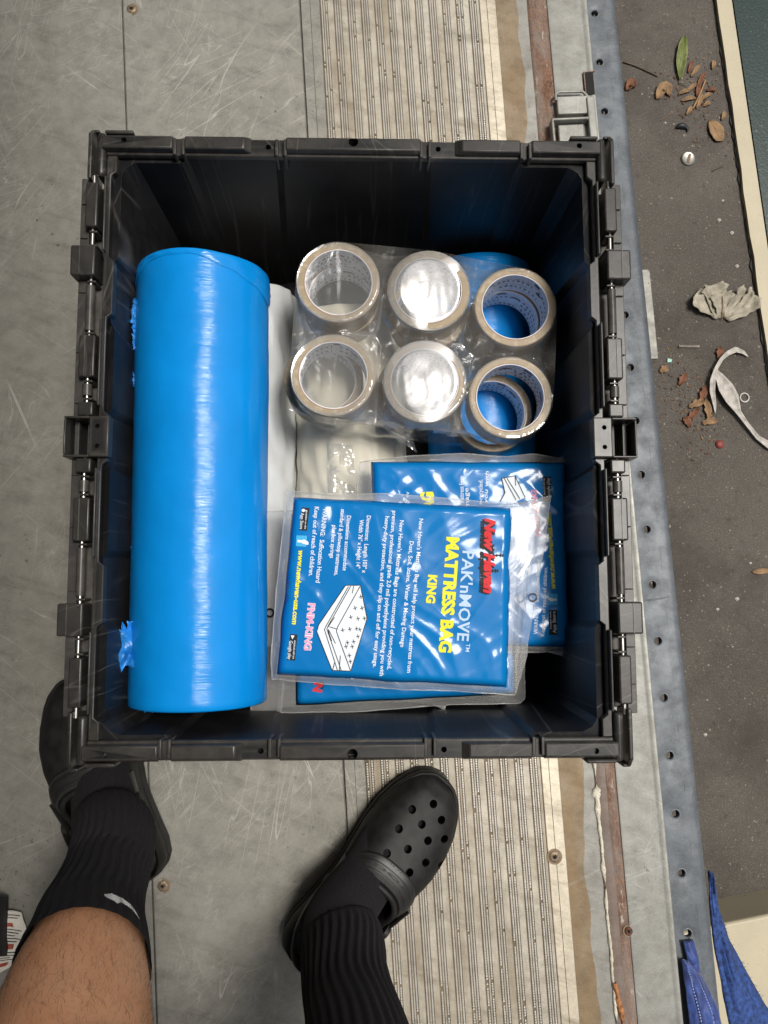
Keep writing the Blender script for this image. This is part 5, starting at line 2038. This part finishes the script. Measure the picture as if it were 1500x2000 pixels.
# fine hair on the bare calf
hm = MB()
rng = random.Random(21)
calf = lp[8 * 8 + 5:]
rings = limb(calf, 60, 0.0003)
for q in range(3000):
    i = rng.randrange(0, len(rings) - 2)
    k = rng.randrange(60)
    p = rings[i][k].lerp(rings[i + 1][k], rng.random()).lerp(rings[i][(k + 1) % 60], rng.random())
    c = calf[i][0]
    nrm = (p - c).normalized()
    dwn = (calf[max(0, i - 1)][0] - calf[i + 1][0]).normalized()
    sd_ = nrm.cross(dwn)
    cr_ = rng.gauss(0, 0.5)
    L = rng.uniform(0.004, 0.012)
    pts = [p + (dwn * (L * t) + sd_ * (cr_ * L * t * t)) + nrm * (0.0022 * t * (1.3 - t)) for t in (0, 0.35, 0.7, 1.0)]
    hm.tube(pts, [0.00007, 0.000065, 0.00005, 0.00002], 3, caps=False)
ho = hm.build('leg_hair', M['hair'], person, smooth=60)
tag(ho, kind='stuff')

# shorts
sh = MB()
sh.loft(limb(cat([(P(116, 2225, 0.560), 0.066, 0.068), (lk.lerp(lhip, 0.15), 0.080, 0.084), (lk.lerp(lhip, 0.5) + Vector((0, -0.01, 0.02)), 0.098, 0.098), (lhip, 0.104, 0.106), (Vector((-0.03, -0.70, 0.99)), 0.150, 0.118)], 8), 48, 0.0, 0), closed=True)
sh.loft(limb(cat([(rk.lerp(rhip, 0.10), 0.080, 0.082), (rk.lerp(rhip, 0.5), 0.096, 0.096), (rhip, 0.104, 0.106), (Vector((-0.01, -0.70, 0.99)), 0.148, 0.118)], 8), 48, 0.0, 0), closed=True)
sh.build('shorts', M['shorts_cloth'], person, smooth=70)

# clogs
WID = [(0.0, 0.012), (0.02, 0.024), (0.06, 0.034), (0.13, 0.040), (0.25, 0.0425), (0.40, 0.0450), (0.52, 0.0530), (0.64, 0.0585), (0.74, 0.0580), (0.83, 0.0520), (0.90, 0.0430), (0.95, 0.0330), (0.985, 0.0190), (1.0, 0.004)]
HT = [(0.30, 0.062), (0.40, 0.066), (0.50, 0.069), (0.62, 0.063), (0.74, 0.053), (0.84, 0.043), (0.92, 0.034), (0.97, 0.024), (1.0, 0.008)]


def clog(h, d, L, mirror, label, vents=None, strap_text=True):
    """h heel point on the floor, d forward; mirror = -1 for the other foot."""
    s = Vector((-d.y, d.x, 0)) * mirror
    def T(x, y, z):
        c = 0.016 * math.sin(math.pi * min(1, max(0, x)) * 0.9) * -1
        return h + d * (x * L) + s * (y + c) + Vector((0, 0, z))
    def w(x):
        return interp(WID, x)
    xs = [0.0] + [0.012 * k for k in range(1, 8)] + [lerp(0.1, 0.9, k / 30) for k in range(31)] + [0.9 + 0.0125 * k for k in range(1, 8)] + [1.0]
    def loop(k, z, wave=0.0, grow=0.0):
        r = [T(x if k == 1 else 0.5 + (x - 0.5) * k, w(x) * k + grow, z + wave * math.sin(x * 40)) for x in xs]
        l = [T(x if k == 1 else 0.5 + (x - 0.5) * k, -w(x) * k - grow, z + wave * math.sin(x * 40)) for x in reversed(xs)]
        return r + l
    # upper: one arched shell
    def arch(x, th, off=0.0):
        cs, sn = math.cos(th), math.sin(th)
        hh = interp(HT, x)
        ww = w(x)
        y = (ww + off) * math.copysign(abs(cs) ** 0.72, cs)
        z = 0.030 + (hh + off) * sn ** 0.78
        return T(x, y, z)
    def xr(th):
        return 0.33 + 0.185 * max(0, math.sin(th)) ** 1.3
    up_ = MB()
    up_.grid(lambda u, v: arch(lerp(xr(math.pi * u), 1.0, 1 - (1 - v) ** 1.5), math.pi * u), 60, 44)
    body_ = up_.build('clog', M['clog_foam'], person, smooth=80)
    if vents:
        # a thick shell with round holes punched through
        body_.modifiers.clear()
        md = body_.modifiers.new('thick', 'SOLIDIFY')
        md.thickness = 0.0045
        md.offset = -1 if mirror > 0 else -1
        bpy.context.view_layer.update()
        bake(body_)
        cb = MB()
        for x, y in vents:
            c = P(x, y, 0.082 if (x, y) not in vents[-3:-2] + vents[-1:] else 0.060)
            ring0 = [Vector((c.x + 0.0052 * math.cos(t), c.y + 0.0052 * math.sin(t), 0.060 - 0.03)) for t in [2 * math.pi * k / 18 for k in range(18)]]
            ring1 = [Vector((p.x, p.y, 0.14)) for p in ring0]
            cb.loft([ring0, ring1], cap0=True, cap1=True)
        cut(body_, cb)
        body_.data.polygons.foreach_set('use_smooth', [True] * len(body_.data.polygons))
        body_.data.set_sharp_from_angle(angle=R(40))
    so = MB()
    so.loft([loop(0.97, 0.0), loop(1.0, 0.003), loop(1.0, 0.010, 0, 0.001), loop(1.0, 0.0115, 0, -0.0008), loop(1.0, 0.013, 0, 0.0012), loop(1.0, 0.024, 0, 0.0008), loop(1.0, 0.0255, 0, -0.0006), loop(1.0, 0.031, 0, 0.0002), loop(0.93, 0.033)], cap0=True, cap1=True)
    so.build('sole', M['clog_foam'], body_, smooth=40)
    # heel wall
    hw = MB()
    st = [0.40 - 0.40 * k / 24 for k in range(25)]
    side_r = [(x, 1) for x in st] + [(x, -1) for x in reversed(st)][1:]
    def hz(x):
        return lerp(0.052, 0.058, sstep(0.0, 0.2, x)) + 0.016 * sstep(0.24, 0.40, x)
    rows = []
    for (x, sg) in side_r:
        ww = w(x) if x > 0.001 else 0.006
        z1 = hz(x)
        rows.append([T(x, sg * ww, 0.029), T(x, sg * (ww + 0.001), 0.040), T(x + 0.004, sg * (ww - 0.001), z1 - 0.004), T(x + 0.008, sg * (ww - 0.0035), z1), T(x + 0.012, sg * max(0.001, ww - 0.0075), z1 - 0.004), T(x + 0.014, sg * max(0.001, ww - 0.009), 0.030)])
    hw.loft(rows, closed=False)
    hw.build('heel_wall', M['clog_foam'], body_, smooth=60)
    # rounded collar round the throat
    col = MB()
    pth = [arch(xr(th) + 0.004, th, 0.0002) for th in [lerp(0.16, math.pi - 0.16, k / 36) for k in range(37)]]
    col.tube(pth, 0.0042, 10)
    pth2 = [arch(xr(th) + 0.030, th, 0.0002) for th in [lerp(0.25, math.pi - 0.25, k / 36) for k in range(37)]]
    col.build('collar', M['clog_foam'], body_, smooth=70)
    # toe bumper ridge
    tb = MB()
    tb.tube([T(lerp(0.70, 0.992, math.sin(math.pi / 2 * min(1, k / 20)) if k <= 20 else math.sin(math.pi / 2 * (40 - k) / 20)), (w(lerp(0.70, 0.992, math.sin(math.pi / 2 * min(k, 40 - k) / 20))) - 0.002) * (1 if k <= 20 else -1), 0.046 - 0.008 * abs(k - 20) / 20) for k in range(41)], 0.0028, 8)
    tb.build('toe_bumper', M['clog_foam'], body_, smooth=70)
    # wide instep strap: band, side plates, stitching
    bd = MB()
    f0, f1 = 0.20 * math.pi, 0.80 * math.pi
    def band(u, v):
        th = lerp(f0, f1, u)
        x = xr(th) + lerp(0.030, 0.122, v) - 0.01
        return arch(x, th, 0.0026 + 0.0016 * math.sin(math.pi * v))
    bd.grid(band, 40, 12)
    bo = bd.build('instep_strap', M['strap_leather'], body_, smooth=80, solid=0.002)
    stt = MB()
    for v in (0.10, 0.90):
        for k in range(46):
            a_, b_ = band(k / 46 + 0.004, v), band((k + 0.62) / 46, v)
            up = Vector((0, 0, 0.0011))
            stt.tube([a_ + up, b_ + up], 0.0009, 5)
    tag(stt.build('stitching', M['stitch_grey'], body_, smooth=0), kind='stuff')
    for v in (0.32, 0.68):
        rg = MB()
        rg.tube([band(0.18 + 0.64 * k / 20, v) + Vector((0, 0, 0.0012)) for k in range(21)], 0.0011, 6)
        rg.build('strap_piping', M['strap_leather'], body_, smooth=60)
    if strap_text:
        vs, fs = text_mesh('crocs', 1.0, 0.03)
        x0, x1 = min(v.x for v in vs), max(v.x for v in vs)
        m = MB()
        if mirror > 0:
            m.add([band(0.72 - 0.40 * (v.x - x0) / (x1 - x0), 0.60 - 0.26 * v.y) + Vector((0, 0, 0.0014)) for v in vs], fs)
        m.build('strap_print', M['clog_foam'], body_, smooth=0)
    for sg in (1, -1):
        pl_ = MB()
        th = 0.14 * math.pi if sg > 0 else 0.86 * math.pi
        c0, c1 = arch(0.50, th, 0.005), arch(0.36, th, 0.006)
        for a_, b_, ww in ((c0, c1, 0.010),):
            dd = (b_ - a_).normalized()
            rr = [[p + Vector((0, 0, ww * math.sin(q))) + s * (0.0026 * math.cos(q)) for q in [2 * math.pi * k / 12 for k in range(12)]] for p in [a_.lerp(b_, t) for t in (0, 0.02, 0.5, 0.98, 1)]]
            pl_.loft(rr, cap0=True, cap1=True)
        pl_.build('strap_plate', M['strap_leather'], body_, smooth=40)
        rv = MB()
        rc = arch(0.37, th, 0.009)
        rv.loft([[rc + d * (r * math.cos(t)) + Vector((0, 0, r * math.sin(t))) + s * (sg * o_) for t in [2 * math.pi * k / 16 for k in range(16)]] for r, o_ in ((0.011, -0.004), (0.011, 0.001), (0.008, 0.003), (0.004, 0.0034))], cap1=True)
        rv.build('strap_rivet', M['clog_foam'], body_, smooth=40)
    hs_ = MB()
    rows = []
    for k in range(33):
        t = k / 32
        a_ = math.pi * t
        x = 0.36 - 0.30 * math.sin(a_)
        y = 0.049 * math.cos(a_)
        z = 0.072 + 0.016 * math.sin(a_)
        rows.append([T(x, y * 1.0, z - 0.009), T(x - 0.006 * math.sin(a_), y * 1.05, z - 0.007), T(x - 0.006 * math.sin(a_), y * 1.05, z + 0.007), T(x, y, z + 0.009), T(x + 0.004 * math.sin(a_), y * 0.96, z)])
    hs_.loft(rows, closed=False)
    hs_.build('heel_strap', M['strap_leather'], body_, smooth=50)
    return body_


vents = [(500 + x / 3, 1450 + y / 3) for x, y in ((918, 405), (1046, 381), (838, 507), (974, 489), (1093, 474), (766, 637), (889, 619), (1009, 581), (1111, 587), (995, 703), (1083, 712), (897, 748), (1024, 835))]
clog(rh_, rd_, rL, 1, None, vents)
clog(lh, ld, lL, -1, None, None, False)

# ------------------------------------------------------------------ moving blanket at the corner, paper slip and bag at the other
bk = empty('moving_blanket', P(1400, 1930, -0.05), 'blue quilted moving blanket with a frayed edge tucked beside the rail', 'blanket')
bo_ = bk.location.copy()
def strip3(name, A, B, mat, nu, nv, fz_, solid=0.004, parent=bk):
    """Sheet between two photo polylines A and B, each point (x, y, z)."""
    a3, b3_ = [P(*p) for p in A], [P(*p) for p in B]
    m = MB()
    def f(u, v):
        p = poly_at(a3, v).lerp(poly_at(b3_, v), u)
        return p + Vector((0, 0, fz_(u, v))) - bo_
    m.grid(f, nu, nv)
    return m.build(name, M[mat], parent, smooth=80, solid=solid), f
pad, fpad = strip3('quilted_panel', [(1328, 1868, -0.02), (1334, 1920, -0.02), (1342, 1990, -0.02), (1350, 2080, -0.02)], [(1336, 1872, -0.028), (1368, 1905, -0.026), (1398, 1962, -0.026), (1424, 2080, -0.03)], 'blanket_blue', 24, 40,
                   lambda u, v: 0.016 * math.sin(math.pi * min(1, u * 0.9 + 0.1)) ** 0.6 + 0.003 * noise.noise(Vector((u * 5, v * 7, 1))) - 0.003 * (abs(u - 0.72) < 0.05) - 0.003 * (abs(u - 0.3) < 0.05))
for uu in (0.30, 0.72):
    stt = MB()
    for k in range(34):
        stt.tube([fpad(uu, k / 34 + 0.004) + Vector((0, 0, 0.004)), fpad(uu, (k + 0.6) / 34) + Vector((0, 0, 0.004))], 0.0007, 5)
    tag(stt.build('stitching', M['thread_pale'], bk, smooth=0), kind='stuff')
strip3('folded_corner', [(1334, 1838, -0.024), (1342, 1870, -0.022), (1350, 1900, -0.024)], [(1352, 1834, -0.026), (1362, 1868, -0.024), (1366, 1896, -0.026)], 'blanket_blue', 10, 14, lambda u, v: 0.004 * math.sin(math.pi * u) + 0.002 * noise.noise(Vector((u * 5, v * 5, 3))))
wb, fb = strip3('edge_binding', [(1384, 1700, -0.075), (1386, 1760, -0.075), (1393, 1830, -0.075), (1404, 1900, -0.075), (1416, 1960, -0.075), (1436, 2080, -0.075)],
                [(1388, 1705, -0.09), (1398, 1765, -0.11), (1420, 1830, -0.11), (1450, 1886, -0.11), (1492, 1962, -0.11), (1580, 2080, -0.11)], 'blanket_frayed', 18, 60,
                lambda u, v: 0.010 * math.sin(math.pi * u) + 0.005 * noise.noise(Vector((u * 9, v * 4, 5))) + 0.002 * noise.noise(Vector((u * 30, v * 6, 5))))
fz2 = MB()
rng = random.Random(9)
for k in range(240):
    v = rng.random()
    u = rng.choice((1.0, 1.0, 0.02, rng.random()))
    p = fb(u, v)
    q = Vector((rng.gauss(0.0015 if u > 0.9 else 0, 0.0018), rng.gauss(0, 0.003), rng.uniform(0.0005, 0.003)))
    fz2.tube([p, p + q * 0.6, p + q + Vector((0.001, -0.001, 0))], [0.0004, 0.0003, 0.0001], 4, caps=False)
tag(fz2.build('frayed_thread', M['blanket_frayed'], bk, smooth=0), kind='stuff')

ps = empty('paper_slip', P(20, 1840, 0.004), 'crumpled white instruction slip with red brown print sticking out by the black bag', 'paper slip')
pb = [(-30, 1764), (40, 1779), (56, 1815), (44, 1860), (22, 1886), (-30, 1910)]
po = ps.location.copy()
m = MB()
A_ = [P(x, y, 0.004) for x, y in ((-40, 1762), (-40, 1800), (-40, 1860), (-40, 1915))]
B_ = [P(x, y, 0.004) for x, y in ((44, 1779), (57, 1818), (44, 1860), (20, 1888))]
def fps(u, v):
    p = poly_at(A_, v).lerp(poly_at(B_, v), u)
    p.z += 0.016 * (1 - u) * 0.6 + 0.004 * noise.noise(Vector((u * 3, v * 3, 2))) + 0.0015 * noise.noise(Vector((u * 12, v * 12, 2))) + 0.004
    return p - po
m.grid(fps, 24, 30)
m.build('slip', M['paper_white'], ps, smooth=60, solid=0.0003)
for v0, u0 in ((0.20, 0.52), (0.52, 0.56), (0.82, 0.60)):
    m = MB()
    m.grid(lambda u, v: fps(u0 + 0.24 * u, v0 + 0.07 * v) + Vector((0, 0, 0.0006)), 6, 4)
    m.build('red_heading', M['ink_rust'], ps, smooth=0)
m = MB()
for v0, u0, n in ((0.06, 0.55, 2), (0.31, 0.50, 5), (0.63, 0.52, 4)):
    for k in range(n):
        vv = v0 + 0.042 * k
        m.grid(lambda u, v: fps(u0 + (0.40 - 0.06 * (k % 3)) * u, vv + 0.014 * v) + Vector((0, 0, 0.0006)), 8, 1)
tag(m.build('printed_line', M['ink_black'], ps, smooth=0), kind='stuff')
m = MB()
c_ = P(-60, 1815, 0.02)
m.grid(lambda u, v: P(lerp(-120, 13 - 2 * v + 3 * noise.noise(Vector((v * 4, 1, 1))), u), lerp(1752, 1866, v), 0.045 * (1 - u ** 4) + 0.012) - c_, 14, 16)
bg_ = m.build('black_bag', M['bag_black'], loc=c_, smooth=60, solid=0.004)
tag(bg_, 'corner of a black bag lying over the white paper slip', 'bag')
